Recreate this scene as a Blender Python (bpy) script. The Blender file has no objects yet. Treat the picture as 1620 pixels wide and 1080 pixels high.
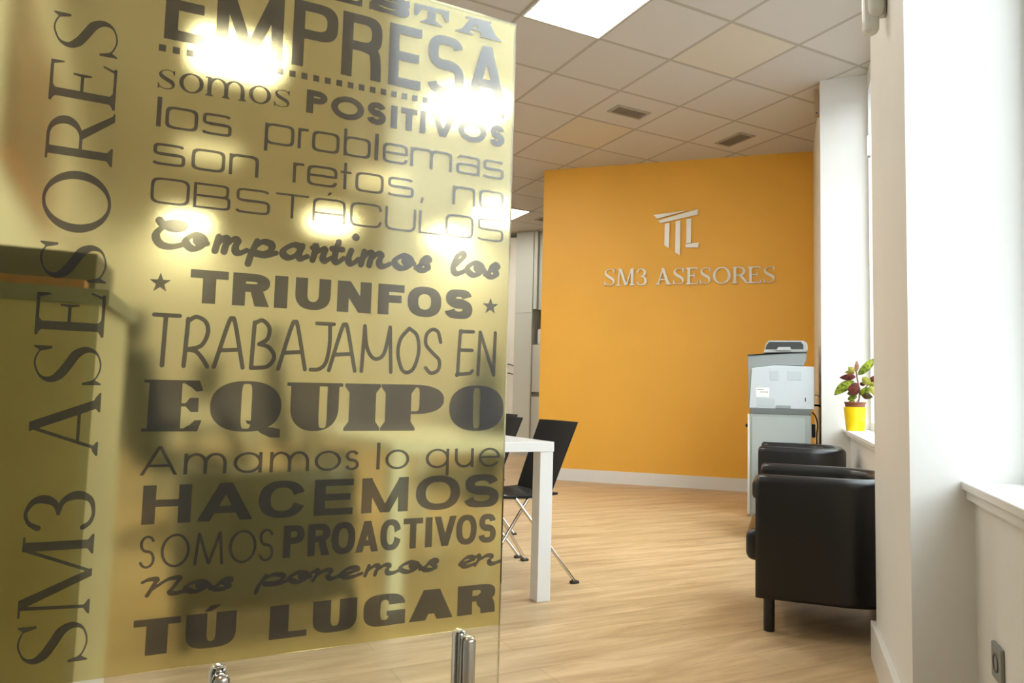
import bpy, bmesh, math, random
import numpy as np
from mathutils import Vector, Matrix
from mathutils.geometry import tessellate_polygon

random.seed(7)
sc = bpy.context.scene
COL = sc.collection
PI = math.pi

# ---------------------------------------------------------------- camera, sky, exposure
FPX, PITCH, ROLL, YAW, EYE = 1144.5, 0.075, 0.0269, 0.3673, 0.95


def cam_rows():
    cp, sp = math.cos(PITCH), math.sin(PITCH)
    fwd = np.array([0, cp, sp]); up = np.array([0, -sp, cp]); r = np.array([1.0, 0, 0])
    c, s = math.cos(ROLL), math.sin(ROLL)
    r2 = c * r + s * up; u2 = -s * r + c * up
    cy, sy = math.cos(YAW), math.sin(YAW)
    Z = np.array([[cy, -sy, 0], [sy, cy, 0], [0, 0, 1]])
    return np.array([Z @ r2, Z @ u2, Z @ fwd])


RC = cam_rows()
EYEP = np.array([0, 0, EYE])
cd = bpy.data.cameras.new('camera')
cam = bpy.data.objects.new('camera', cd)
COL.objects.link(cam)
cd.sensor_width = 36.0
cd.lens = FPX / 1620 * 36.0
cd.clip_start = 0.02
M3 = Matrix([[RC[0][i], RC[1][i], -RC[2][i]] for i in range(3)])
cam.matrix_world = Matrix.Translation((0, 0, EYE)) @ M3.to_4x4()
sc.camera = cam

world = bpy.data.worlds.new('sky')
sc.world = world
world.use_nodes = True
wn = world.node_tree.nodes; wl = world.node_tree.links
bg = wn['Background']
tc = wn.new('ShaderNodeTexCoord'); sx = wn.new('ShaderNodeSeparateXYZ'); rp = wn.new('ShaderNodeValToRGB')
wl.new(tc.outputs['Generated'], sx.inputs[0]); wl.new(sx.outputs['Z'], rp.inputs[0])
rp.color_ramp.elements[0].position = 0.10; rp.color_ramp.elements[0].color = (0.13, 0.135, 0.14, 1)
rp.color_ramp.elements[1].position = 0.27; rp.color_ramp.elements[1].color = (0.85, 0.945, 1.0, 1)
wl.new(rp.outputs[0], bg.inputs['Color'])
bg.inputs['Strength'].default_value = 7.2
LAMP = 16.0

sc.view_settings.view_transform = 'Standard'
sc.view_settings.look = 'None'
sc.view_settings.exposure = 0.42
sc.view_settings.gamma = 1.0
sc.view_settings.use_curve_mapping = False


# ---------------------------------------------------------------- helpers
def ray(x, y):
    return RC.T @ np.array([(x - 810) / FPX, -(y - 540) / FPX, 1.0])


def onz(x, y, z):
    d = ray(x, y)
    return EYEP + d * ((z - EYE) / d[2])


def onaxis(x, y, ax, v):
    d = ray(x, y)
    return EYEP + d * ((v - EYEP[ax]) / d[ax])


def onplane(x, y, p, n):
    d = ray(x, y)
    return EYEP + d * (np.dot(np.array(p) - EYEP, n) / np.dot(d, n))


_mats = {}


def mat(name, col, rough=0.5, metal=0.0, var=0.0, scale=20.0, bump=0.0, bscale=200.0, spec=0.5, stretch=None):
    if name in _mats:
        return _mats[name]
    m = bpy.data.materials.new(name); m.use_nodes = True
    nt = m.node_tree; b = nt.nodes['Principled BSDF']
    b.inputs['Base Color'].default_value = (*col, 1)
    b.inputs['Roughness'].default_value = rough
    b.inputs['Metallic'].default_value = metal
    b.inputs['Specular IOR Level'].default_value = spec
    t = nt.nodes.new('ShaderNodeTexCoord'); src = t.outputs['Object']
    if stretch:
        mp = nt.nodes.new('ShaderNodeMapping'); mp.inputs['Scale'].default_value = stretch
        nt.links.new(src, mp.inputs[0]); src = mp.outputs[0]
    if var > 0:
        n = nt.nodes.new('ShaderNodeTexNoise'); n.inputs['Scale'].default_value = scale; n.inputs['Detail'].default_value = 4
        nt.links.new(src, n.inputs['Vector'])
        r = nt.nodes.new('ShaderNodeValToRGB')
        r.color_ramp.elements[0].position = 0.3; r.color_ramp.elements[1].position = 0.7
        r.color_ramp.elements[0].color = (*[c * (1 - var) for c in col], 1)
        r.color_ramp.elements[1].color = (*[min(1, c * (1 + var)) for c in col], 1)
        nt.links.new(n.outputs['Fac'], r.inputs[0]); nt.links.new(r.outputs[0], b.inputs['Base Color'])
    if bump > 0:
        n2 = nt.nodes.new('ShaderNodeTexNoise'); n2.inputs['Scale'].default_value = bscale
        nt.links.new(src, n2.inputs['Vector'])
        bp = nt.nodes.new('ShaderNodeBump'); bp.inputs['Strength'].default_value = bump; bp.inputs['Distance'].default_value = 0.002
        nt.links.new(n2.outputs['Fac'], bp.inputs['Height']); nt.links.new(bp.outputs[0], b.inputs['Normal'])
    _mats[name] = m
    return m


def link(o, parent=None):
    COL.objects.link(o)
    if parent:
        o.parent = parent
    return o


def obj(name, bm, m, parent=None, smooth=False, loc=None, rotz=None):
    bmesh.ops.recalc_face_normals(bm, faces=bm.faces)
    me = bpy.data.meshes.new(name)
    bm.to_mesh(me); bm.free()
    if isinstance(m, (list, tuple)):
        for x in m:
            me.materials.append(x)
    else:
        me.materials.append(m)
    if smooth:
        for p in me.polygons:
            p.use_smooth = True
        try:
            me.set_sharp_from_angle(angle=math.radians(38))
        except Exception:
            pass
    o = bpy.data.objects.new(name, me)
    link(o, parent)
    if loc is not None:
        o.location = loc
    if rotz is not None:
        o.rotation_euler = (0, 0, rotz)
    return o


def tag(o, label, cat, group=None):
    o['label'] = label; o['category'] = cat
    if group:
        o['group'] = group
    return o


def thing(name, label, cat, loc=(0, 0, 0), rotz=0.0, group=None):
    o = bpy.data.objects.new(name, None); COL.objects.link(o)
    o.empty_display_size = 0.1
    o.location = loc; o.rotation_euler = (0, 0, rotz)
    return tag(o, label, cat, group)


def part(name, bm, m, parent, label=None, smooth=False):
    o = obj(name, bm, m, parent, smooth)
    if label:
        o['label'] = label
    return o


def struct(name, bm, m, label=None):
    o = obj(name, bm, m); o['kind'] = 'structure'
    o['label'] = label or name.replace('_', ' ')
    o['category'] = name.split('_')[0]
    return o


def dup(root, loc, rotz, label, group=None):
    r = root.copy(); COL.objects.link(r); r.location = loc; r.rotation_euler = (0, 0, rotz); r['label'] = label
    if group:
        r['group'] = group
    for ch in list(root.children):
        c = ch.copy(); COL.objects.link(c); c.parent = r
        for g in list(ch.children):
            d = g.copy(); COL.objects.link(d); d.parent = c
    return r


def B():
    return bmesh.new()


def box(bm, x0, x1, y0, y1, z0, z1, bev=0.0, seg=2):
    t = bmesh.new()
    vs = [t.verts.new(p) for p in ((x0, y0, z0), (x1, y0, z0), (x1, y1, z0), (x0, y1, z0), (x0, y0, z1), (x1, y0, z1), (x1, y1, z1), (x0, y1, z1))]
    for f in ((0, 3, 2, 1), (4, 5, 6, 7), (0, 1, 5, 4), (1, 2, 6, 5), (2, 3, 7, 6), (3, 0, 4, 7)):
        t.faces.new([vs[i] for i in f])
    if bev > 0:
        bmesh.ops.bevel(t, geom=list(t.edges), offset=bev, segments=seg, affect='EDGES', profile=0.5)
    merge(bm, t)
    return bm


def merge(bm, t, mtx=None):
    if mtx is not None:
        t.transform(mtx)
    me = bpy.data.meshes.new('tmp'); t.to_mesh(me); t.free(); bm.from_mesh(me); bpy.data.meshes.remove(me)


def prism(bm, pts, z0, z1, axis='z', bev=0.0):
    """extrude a polygon; axis z: pts (x,y); axis y: pts (x,z) extruded z0..z1 along y; axis x: pts (y,z)"""
    t = bmesh.new()
    def P(p, h):
        return (p[0], p[1], h) if axis == 'z' else ((p[0], h, p[1]) if axis == 'y' else (h, p[0], p[1]))
    a = [t.verts.new(P(p, z0)) for p in pts]; b = [t.verts.new(P(p, z1)) for p in pts]
    n = len(pts)
    t.faces.new(a); t.faces.new(b[::-1])
    for i in range(n):
        t.faces.new((a[i], b[i], b[(i + 1) % n], a[(i + 1) % n]))
    bmesh.ops.recalc_face_normals(t, faces=t.faces)
    if bev > 0:
        bmesh.ops.bevel(t, geom=list(t.edges), offset=bev, segments=2, affect='EDGES', profile=0.5)
    merge(bm, t)
    return bm


def catmull(pts, n=8, closed=False):
    P = [np.array(p, float) for p in pts]
    if closed:
        P = [P[-1]] + P + [P[0], P[1]]
    else:
        P = [2 * P[0] - P[1]] + P + [2 * P[-1] - P[-2]]
    out = []
    for i in range(1, len(P) - 2):
        a, b, c, d = P[i - 1:i + 3]
        for k in range(n):
            t = k / n
            out.append(0.5 * ((2 * b) + (c - a) * t + (2 * a - 5 * b + 4 * c - d) * t * t + (3 * b - a - 3 * c + d) * t ** 3))
    if not closed:
        out.append(P[-2])
    return out


def tube(bm, pts, r, seg=12, closed=False):
    """round tube along 3D points; r scalar or list"""
    P = [Vector(p) for p in pts]; n = len(P)
    rs = r if isinstance(r, (list, tuple)) else [r] * n
    rings = []; up = None
    for i in range(n):
        a = P[(i - 1) % n] if (closed or i > 0) else P[i]
        b = P[(i + 1) % n] if (closed or i < n - 1) else P[i]
        d = (b - a).normalized()
        if up is None:
            up = Vector((0, 0, 1)) if abs(d.z) < 0.9 else Vector((1, 0, 0))
        u = (up - d * up.dot(d)).normalized(); v = d.cross(u); up = u
        rings.append([bm.verts.new(P[i] + (u * math.cos(2 * PI * k / seg) + v * math.sin(2 * PI * k / seg)) * rs[i]) for k in range(seg)])
    m = n if closed else n - 1
    for i in range(m):
        A, C = rings[i], rings[(i + 1) % n]
        for k in range(seg):
            bm.faces.new((A[k], A[(k + 1) % seg], C[(k + 1) % seg], C[k]))
    if not closed:
        bm.faces.new(rings[0][::-1]); bm.faces.new(rings[-1])
    return bm


def lathe(bm, prof, cx=0, cy=0, seg=32):
    rings = []
    for r, z in prof:
        if r < 1e-6:
            rings.append([bm.verts.new((cx, cy, z))])
        else:
            rings.append([bm.verts.new((cx + r * math.cos(2 * PI * k / seg), cy + r * math.sin(2 * PI * k / seg), z)) for k in range(seg)])
    for A, C in zip(rings[:-1], rings[1:]):
        for k in range(seg):
            k2 = (k + 1) % seg
            if len(A) == 1 and len(C) == 1:
                continue
            if len(A) == 1:
                bm.faces.new((A[0], C[k2], C[k]))
            elif len(C) == 1:
                bm.faces.new((A[k], A[k2], C[0]))
            else:
                bm.faces.new((A[k], A[k2], C[k2], C[k]))
    return bm


# ---------------------------------------------------------------- layout directions
def right_of(ang):
    th = ang - YAW
    return np.array([math.sin(th), math.cos(th), 0.0])


DA = right_of(1.0957)                         # ceiling grid / glass direction
DB = np.array([-DA[1], DA[0], 0.0])
FW, RT = right_of(0.0), right_of(PI / 2)
T = 0.6785714                                  # ceiling tile
CEIL = 3.6606
G0 = RT * (1.3377 * T) + FW * (6.9002 * T)     # grid origin
GRID_ROT = math.atan2(DA[1], DA[0])
ZV = np.array([0, 0, 1.0])


def grid(i, j, z=0.0):
    p = G0 + DA * T * i + DB * T * j
    return np.array([p[0], p[1], z])


# ---------------------------------------------------------------- materials
M_white = mat('white_paint', (0.80, 0.79, 0.75), 0.55, var=0.02, scale=3)
M_trim = mat('white_gloss_paint', (0.82, 0.81, 0.78), 0.3)
M_orange = mat('orange_paint', (0.92, 0.49, 0.065), 0.5, var=0.03, scale=1.5)
M_frame = mat('white_upvc', (0.80, 0.81, 0.80), 0.3)
M_chrome = mat('chrome', (0.75, 0.72, 0.66), 0.12, 1.0)
M_steel = mat('brushed_steel', (0.70, 0.69, 0.66), 0.22, 1.0, stretch=(30, 30, 1), var=0.05, scale=12)
M_steelface = mat('satin_steel_letters', (0.80, 0.79, 0.73), 0.35, 0.25)
M_black = mat('black_plastic', (0.012, 0.012, 0.012), 0.45)
M_chair = mat('black_plywood', (0.007, 0.007, 0.0075), 0.6, spec=0.2, bump=0.15, bscale=90, stretch=(1, 1, 8))
M_leather = mat('black_leatherette', (0.008, 0.0075, 0.007), 0.30, bump=0.12, bscale=260)
M_table = mat('white_lacquer', (0.82, 0.82, 0.80), 0.18)
M_grey = mat('printer_grey', (0.30, 0.33, 0.33), 0.45)
M_pale = mat('printer_pale', (0.58, 0.63, 0.66), 0.45)
M_panel2 = mat('printer_vent', (0.50, 0.56, 0.58), 0.6)
M_dark = mat('printer_dark', (0.05, 0.055, 0.055), 0.4)
M_cab = mat('cabinet_greygreen', (0.36, 0.40, 0.38), 0.5)
M_yellow = mat('yellow_ceramic', (0.90, 0.62, 0.005), 0.25)
M_terra = mat('brown_plastic_pot', (0.22, 0.07, 0.035), 0.5)
M_soil = mat('soil', (0.03, 0.02, 0.012), 0.95, var=0.4, scale=80)
M_stem = mat('plant_stem', (0.20, 0.10, 0.05), 0.6)
M_wood = mat('orange_wood_edge', (0.55, 0.20, 0.06), 0.4, var=0.2, scale=6, stretch=(1, 8, 8))
M_brown = mat('brown_wood', (0.20, 0.085, 0.035), 0.45, var=0.25, scale=5, stretch=(8, 1, 8))
M_cream = mat('cream_laminate', (0.88, 0.78, 0.58), 0.45)
M_creamlight = mat('white_laminate', (0.85, 0.82, 0.74), 0.4)
M_cupboard = mat('pale_grey_cupboard', (0.62, 0.66, 0.63), 0.4)
M_recess = mat('grey_recess', (0.20, 0.22, 0.21), 0.6)
M_vent = mat('grey_metal_grille', (0.22, 0.20, 0.17), 0.5)
M_ventframe = mat('grille_frame', (0.42, 0.37, 0.31), 0.5)
M_sensor = mat('white_sensor_plastic', (0.74, 0.73, 0.66), 0.18)
M_socket = mat('grey_socket_plastic', (0.25, 0.26, 0.24), 0.4)
M_tan = mat('tan_bracket', (0.50, 0.36, 0.22), 0.5)
M_fabric = mat('charcoal_fabric', (0.02, 0.02, 0.022), 0.8)
M_screen = mat('dark_screen', (0.01, 0.01, 0.012), 0.2)


def mat_floor():
    m = bpy.data.materials.new('oak_vinyl'); m.use_nodes = True
    nt = m.node_tree; b = nt.nodes['Principled BSDF']; N = nt.nodes.new; L = nt.links.new
    t = N('ShaderNodeTexCoord'); mp = N('ShaderNodeMapping'); mp.inputs['Rotation'].default_value = (0, 0, -FLOOR_ANG)
    L(t.outputs['Object'], mp.inputs[0])
    br = N('ShaderNodeTexBrick'); br.offset = 0.37; br.inputs['Scale'].default_value = 1.0
    br.inputs['Brick Width'].default_value = 1.3; br.inputs['Row Height'].default_value = 0.19
    br.inputs['Mortar Size'].default_value = 0.0012; br.inputs['Mortar Smooth'].default_value = 0.2
    br.inputs['Color1'].default_value = (0.60, 0.435, 0.245, 1); br.inputs['Color2'].default_value = (0.65, 0.48, 0.28, 1)
    br.inputs['Mortar'].default_value = (0.40, 0.28, 0.16, 1)
    L(mp.outputs[0], br.inputs['Vector'])
    m2 = N('ShaderNodeMapping'); m2.inputs['Scale'].default_value = (1.0, 7.5, 1); L(mp.outputs[0], m2.inputs[0])
    n1 = N('ShaderNodeTexNoise'); n1.inputs['Scale'].default_value = 1.6; n1.inputs['Detail'].default_value = 7; n1.inputs['Roughness'].default_value = 0.62
    n1.inputs['Distortion'].default_value = 0.6
    L(m2.outputs[0], n1.inputs['Vector'])
    r1 = N('ShaderNodeValToRGB'); r1.color_ramp.elements[0].position = 0.36; r1.color_ramp.elements[1].position = 0.64
    r1.color_ramp.elements[0].color = (0.72, 0.655, 0.58, 1); r1.color_ramp.elements[1].color = (1.06, 1.05, 1.03, 1)
    L(n1.outputs['Fac'], r1.inputs[0])
    mx = N('ShaderNodeMix'); mx.data_type = 'RGBA'; mx.blend_type = 'MULTIPLY'; mx.inputs[0].default_value = 1.0
    L(br.outputs['Color'], mx.inputs[6]); L(r1.outputs[0], mx.inputs[7])
    m3 = N('ShaderNodeMapping'); m3.inputs['Scale'].default_value = (6, 90, 1); L(mp.outputs[0], m3.inputs[0])
    n2 = N('ShaderNodeTexNoise'); n2.inputs['Scale'].default_value = 2.0; n2.inputs['Detail'].default_value = 3; L(m3.outputs[0], n2.inputs['Vector'])
    r2 = N('ShaderNodeValToRGB'); r2.color_ramp.elements[0].position = 0.3; r2.color_ramp.elements[1].position = 0.6
    r2.color_ramp.elements[0].color = (0.86, 0.83, 0.80, 1); r2.color_ramp.elements[1].color = (1, 1, 1, 1)
    L(n2.outputs['Fac'], r2.inputs[0])
    mx2 = N('ShaderNodeMix'); mx2.data_type = 'RGBA'; mx2.blend_type = 'MULTIPLY'; mx2.inputs[0].default_value = 0.5
    L(mx.outputs[2], mx2.inputs[6]); L(r2.outputs[0], mx2.inputs[7])
    L(mx2.outputs[2], b.inputs['Base Color'])
    b.inputs['Roughness'].default_value = 0.42
    bp = N('ShaderNodeBump'); bp.inputs['Strength'].default_value = 0.12; bp.inputs['Distance'].default_value = 0.002
    L(n2.outputs['Fac'], bp.inputs['Height']); L(bp.outputs[0], b.inputs['Normal'])
    return m


def mat_ceiling():
    m = bpy.data.materials.new('ceiling_tiles'); m.use_nodes = True
    nt = m.node_tree; b = nt.nodes['Principled BSDF']; N = nt.nodes.new; L = nt.links.new
    t = N('ShaderNodeTexCoord')
    mp = N('ShaderNodeMapping'); mp.vector_type = 'TEXTURE'
    mp.inputs['Location'].default_value = (G0[0], G0[1], 0); mp.inputs['Rotation'].default_value = (0, 0, GRID_ROT)
    mp.inputs['Scale'].default_value = (T, T, 1)
    L(t.outputs['Object'], mp.inputs[0])
    s = N('ShaderNodeSeparateXYZ'); L(mp.outputs[0], s.inputs[0])

    def math_(op, a, v=None, bsock=None):
        n = N('ShaderNodeMath'); n.operation = op; L(a, n.inputs[0])
        if v is not None:
            n.inputs[1].default_value = v
        if bsock is not None:
            L(bsock, n.inputs[1])
        return n.outputs[0]
    ds = []
    cells = []
    for ax in ('X', 'Y'):
        fl = math_('FLOOR', s.outputs[ax]); fr = math_('SUBTRACT', s.outputs[ax], bsock=fl)
        c = math_('ABSOLUTE', math_('SUBTRACT', fr, 0.5))
        ds.append(c); cells.append(fl)
    mxm = math_('MAXIMUM', ds[0], bsock=ds[1])
    line = N('ShaderNodeMapRange'); line.inputs['From Min'].default_value = 0.476; line.inputs['From Max'].default_value = 0.482
    L(mxm, line.inputs['Value'])
    cv = N('ShaderNodeCombineXYZ'); L(cells[0], cv.inputs[0]); L(cells[1], cv.inputs[1])
    wn_ = N('ShaderNodeTexWhiteNoise'); wn_.noise_dimensions = '2D'; L(cv.outputs[0], wn_.inputs['Vector'])
    r = N('ShaderNodeValToRGB')
    r.color_ramp.elements[0].color = (0.60, 0.575, 0.53, 1); r.color_ramp.elements[1].color = (0.64, 0.615, 0.57, 1)
    L(wn_.outputs['Value'], r.inputs[0])
    col = r.outputs[0]
    # two yellowed tiles
    for (ci, cj, yc) in ((1, 0, (0.66, 0.61, 0.50, 1)), (1, 3, (0.66, 0.60, 0.47, 1))):
        fa = N('ShaderNodeMath'); fa.operation = 'COMPARE'; L(cells[0], fa.inputs[0]); fa.inputs[1].default_value = ci; fa.inputs[2].default_value = 0.2
        fb = N('ShaderNodeMath'); fb.operation = 'COMPARE'; L(cells[1], fb.inputs[0]); fb.inputs[1].default_value = cj; fb.inputs[2].default_value = 0.2
        fm = math_('MULTIPLY', fa.outputs[0], bsock=fb.outputs[0])
        mx = N('ShaderNodeMix'); mx.data_type = 'RGBA'; L(fm, mx.inputs[0]); L(col, mx.inputs[6]); mx.inputs[7].default_value = yc
        col = mx.outputs[2]
    mx = N('ShaderNodeMix'); mx.data_type = 'RGBA'; L(line.outputs[0], mx.inputs[0]); L(col, mx.inputs[6])
    mx.inputs[7].default_value = (0.44, 0.41, 0.34, 1)
    L(mx.outputs[2], b.inputs['Base Color'])
    b.inputs['Roughness'].default_value = 0.8
    bp = N('ShaderNodeBump'); bp.inputs['Strength'].default_value = 0.4; bp.inputs['Distance'].default_value = 0.004
    L(line.outputs[0], bp.inputs['Height']); L(bp.outputs[0], b.inputs['Normal'])
    return m


def mat_clear(name, tint, refl=1.0, rough=0.0):
    m = bpy.data.materials.new(name); m.use_nodes = True
    nt = m.node_tree; N = nt.nodes.new; L = nt.links.new
    nt.nodes.remove(nt.nodes['Principled BSDF'])
    out = nt.nodes['Material Output']
    a = N('ShaderNodeBsdfTransparent'); a.inputs[0].default_value = (*tint, 1)
    g = N('ShaderNodeBsdfGlossy'); g.inputs['Roughness'].default_value = rough
    fr = N('ShaderNodeFresnel'); fr.inputs[0].default_value = 1.45
    ml = N('ShaderNodeMath'); ml.operation = 'MULTIPLY'; ml.inputs[1].default_value = refl; L(fr.outputs[0], ml.inputs[0])
    mx = N('ShaderNodeMixShader'); L(ml.outputs[0], mx.inputs[0]); L(a.outputs[0], mx.inputs[1]); L(g.outputs[0], mx.inputs[2])
    L(mx.outputs[0], out.inputs[0])
    return m


def mat_film():
    m = bpy.data.materials.new('yellow_frosted_film'); m.use_nodes = True
    nt = m.node_tree; N = nt.nodes.new; L = nt.links.new
    nt.nodes.remove(nt.nodes['Principled BSDF'])
    out = nt.nodes['Material Output']
    rf = N('ShaderNodeBsdfRefraction'); rf.inputs['Color'].default_value = (0.96, 0.915, 0.675, 1)
    rf.inputs['Roughness'].default_value = FILM_ROUGH; rf.inputs['IOR'].default_value = 1.3
    df = N('ShaderNodeBsdfTranslucent'); df.inputs['Color'].default_value = (0.75, 0.70, 0.42, 1)
    m1 = N('ShaderNodeMixShader'); m1.inputs[0].default_value = 0.10; L(rf.outputs[0], m1.inputs[1]); L(df.outputs[0], m1.inputs[2])
    m2 = glossy_over(nt, m1.outputs[0], 1.0, 0.11)
    L(m2, out.inputs[0])
    return m


def glossy_over(nt, sock, k, rough):
    N = nt.nodes.new; L = nt.links.new
    g = N('ShaderNodeBsdfGlossy'); g.inputs['Roughness'].default_value = rough
    fr = N('ShaderNodeFresnel'); fr.inputs[0].default_value = 1.45
    ml = N('ShaderNodeMath'); ml.operation = 'MULTIPLY'; ml.inputs[1].default_value = k; L(fr.outputs[0], ml.inputs[0])
    m2 = N('ShaderNodeMixShader'); L(ml.outputs[0], m2.inputs[0]); L(sock, m2.inputs[1]); L(g.outputs[0], m2.inputs[2])
    return m2.outputs[0]


def mat_vinyl():
    m = bpy.data.materials.new('grey_vinyl_lettering'); m.use_nodes = True
    nt = m.node_tree; N = nt.nodes.new; L = nt.links.new
    nt.nodes.remove(nt.nodes['Principled BSDF'])
    out = nt.nodes['Material Output']
    a = N('ShaderNodeBsdfTransparent'); a.inputs[0].default_value = (0.28, 0.28, 0.34, 1)
    d = N('ShaderNodeBsdfDiffuse'); d.inputs['Color'].default_value = (0.09, 0.085, 0.08, 1)
    mx = N('ShaderNodeMixShader'); mx.inputs[0].default_value = 0.22; L(a.outputs[0], mx.inputs[1]); L(d.outputs[0], mx.inputs[2])
    L(glossy_over(nt, mx.outputs[0], 1.0, 0.11), out.inputs[0])
    return m


def mat_emit(name, col, s):
    m = bpy.data.materials.new(name); m.use_nodes = True
    b = m.node_tree.nodes['Principled BSDF']
    b.inputs['Base Color'].default_value = (0.8, 0.8, 0.8, 1)
    b.inputs['Emission Color'].default_value = (*col, 1); b.inputs['Emission Strength'].default_value = s
    return m


FILM_ROUGH = 0.20
FLOOR_ANG = math.radians(48)
M_floor = mat_floor(); M_ceil = mat_ceiling()
M_pane = mat_clear('clear_glass', (0.97, 0.99, 0.975)); M_winglass = mat_clear('window_glass', (0.97, 0.98, 0.98), 0.35)
M_film = mat_film(); M_vinyl = mat_vinyl()
M_lamp = mat_emit('lamp_diffuser', (1.0, 0.945, 0.84), LAMP)
M_lampadded = mat_emit('added_lamp_diffuser', (1.0, 0.95, 0.85), 5.0)  # weaker emission for the added panel in front of the glass
M_lampdim = mat_emit('dim_lamp_diffuser', (1.0, 0.93, 0.80), 1.0)

# ---------------------------------------------------------------- the room
# corner points of the left wall (runs along the ceiling grid)
WE = RT * (-3.28) + FW * 5.0
def wl_pt(t): return WE + DB * t
WL_FAR, WL_NEAR = wl_pt(7.5), wl_pt(-4.15)
PIER_N, PIER_F = 0.305, 0.243           # room faces of the near and far pier
YN0, YN1 = 2.245, 3.12                   # near pier
YF0, YF1 = 6.41, 8.26
YB = 11.62
XO = 0.78                                # outer face of the window wall
PAR = 0.455                              # parapet face
SILL = 0.757
WTOP = 3.56
XG = 0.60                                # window frame inner face

far_l = WL_FAR + DA * 0.0
hx = (YB - WL_FAR[1]) / DA[1]
FAR_R = WL_FAR + DA * hx                 # where the diagonal back wall meets the straight back wall
outline = [(XO, -2.6), (XO, YB + 0.1), (FAR_R[0], YB + 0.1), (WL_FAR[0] - 0.1, WL_FAR[1] + 0.1), (WL_NEAR[0] - 0.1, WL_NEAR[1] - 0.1), (-3.4, -2.6)]
struct('floor', prism(B(), outline, -0.12, 0.0), M_floor, 'light oak plank vinyl floor')
struct('ceiling', prism(B(), outline, CEIL, CEIL + 0.12), M_ceil, 'suspended ceiling of square beige tiles')


def wall_between(p, q, th, z0=0.0, z1=CEIL):
    p = np.array(p[:2]); q = np.array(q[:2]); d = (q - p) / np.linalg.norm(q - p); n = np.array([-d[1], d[0]]) * th
    return prism(B(), [tuple(p), tuple(q), tuple(q + n), tuple(p + n)], z0, z1)


struct('wall_left', wall_between(WL_NEAR, WL_FAR, -0.12) if False else wall_between(WL_FAR, WL_NEAR, -0.12), M_white, 'plain white wall behind the frosted glass')
struct('wall_diagonal', wall_between(WL_FAR, FAR_R, 0.12), M_white, 'white wall at the back of the office')
struct('wall_back', prism(B(), [(FAR_R[0], YB), (XO, YB), (XO, YB + 0.12), (FAR_R[0], YB + 0.12)], 0, CEIL), M_white, 'white wall behind the cupboards')
struct('wall_near', prism(B(), [(-3.4, -2.6), (XO, -2.6), (XO, -2.48), (-3.4, -2.48)], 0, CEIL), M_white, 'white wall behind the camera')
struct('wall_corner', wall_between(WL_NEAR, (-3.4, -2.5), -0.12), M_white, 'white wall left of the camera')

# orange wall: front face from OA to OB
OA = np.array([-2.745, 8.066, 0]); OB = np.array([0.30, 8.2428, 0])
OT = (OB - OA) / np.linalg.norm(OB - OA); ON = np.array([OT[1], -OT[0], 0])     # towards the room
struct('wall_far', prism(B(), [tuple(OA[:2]), tuple(OB[:2]), tuple((OB - ON * 0.14)[:2]), tuple((OA - ON * 0.14)[:2])], 0, CEIL), M_orange, 'orange feature wall')
a, b2 = OA + ON * 0.0, OB
bb = B(); prism(bb, [tuple((OA + ON * 0.015 - OT * 0.0)[:2]), tuple((OB + ON * 0.015 - OT * 0.06)[:2]), tuple((OB - OT * 0.06)[:2]), tuple(OA[:2])], 0, 0.135)
struct('baseboard_far', bb, M_trim, 'white skirting under the orange wall')

# window wall: piers, parapets, lintel
wr = B()
for (y0, y1, xf) in ((-2.48, 0.80, PIER_N), (YN0, YN1, PIER_N), (YF0, YB, PIER_F)):
    box(wr, xf, XO, y0, y1, 0, CEIL)
for (y0, y1) in ((0.80, YN0), (YN1, YF0)):
    box(wr, PAR, XO, y0, y1, 0, SILL - 0.022)
    box(wr, XG, XO, y0, y1, WTOP, CEIL)
struct('wall_right', wr, M_white, 'white window wall with deep piers')
for k, (y0, y1) in enumerate(((0.80, YN0), (YN1, YF0))):
    t = B(); box(t, 0.425 if k == 0 else 0.40, XG + 0.05, y0, y1, SILL - 0.022, SILL, 0.003)
    box(t, 0.437 if k == 0 else 0.42, PAR, y0, y1, SILL - 0.047, SILL - 0.022)
    struct('trim_%d' % (k + 1), t, M_trim, ('white window sill in front of the grey socket', 'white window sill carrying the potted plant')[k])
    w = B()
    n = 2 if k == 0 else 3
    fw = 0.05
    box(w, XG, XG + 0.07, y0, y0 + fw, SILL, WTOP); box(w, XG, XG + 0.07, y1 - fw, y1, SILL, WTOP)
    box(w, XG, XG + 0.07, y0 + fw, y1 - fw, SILL, SILL + 0.06); box(w, XG, XG + 0.07, y0 + fw, y1 - fw, WTOP - 0.06, WTOP)
    for i in range(1, n):
        yc = y0 + (y1 - y0) * i / n
        if k == 1:
            box(w, XG, XG + 0.07, yc - 0.04, yc + 0.04, SILL + 0.06, WTOP - 0.06)
    wo = struct('window_%d' % (k + 1), w, M_frame, ('tall white framed window beside the near pier', 'tall white framed window behind the plant')[k])
    g = B(); box(g, XG + 0.03, XG + 0.036, y0 + 0.03, y1 - 0.03, SILL + 0.03, WTOP - 0.03)
    part('glass_pane', g, M_winglass, wo)
bn = B(); box(bn, 0.285, PIER_N, YN0 - 0.02, YN1, 0, 0.14, 0.002)
struct('baseboard_right', bn, M_trim, 'white skirting on the near pier')
bn = B(); box(bn, 0.43, PAR, YN1, YF0, 0, 0.12, 0.002)
struct('baseboard_window', bn, M_trim, 'white skirting below the far window')


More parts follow.
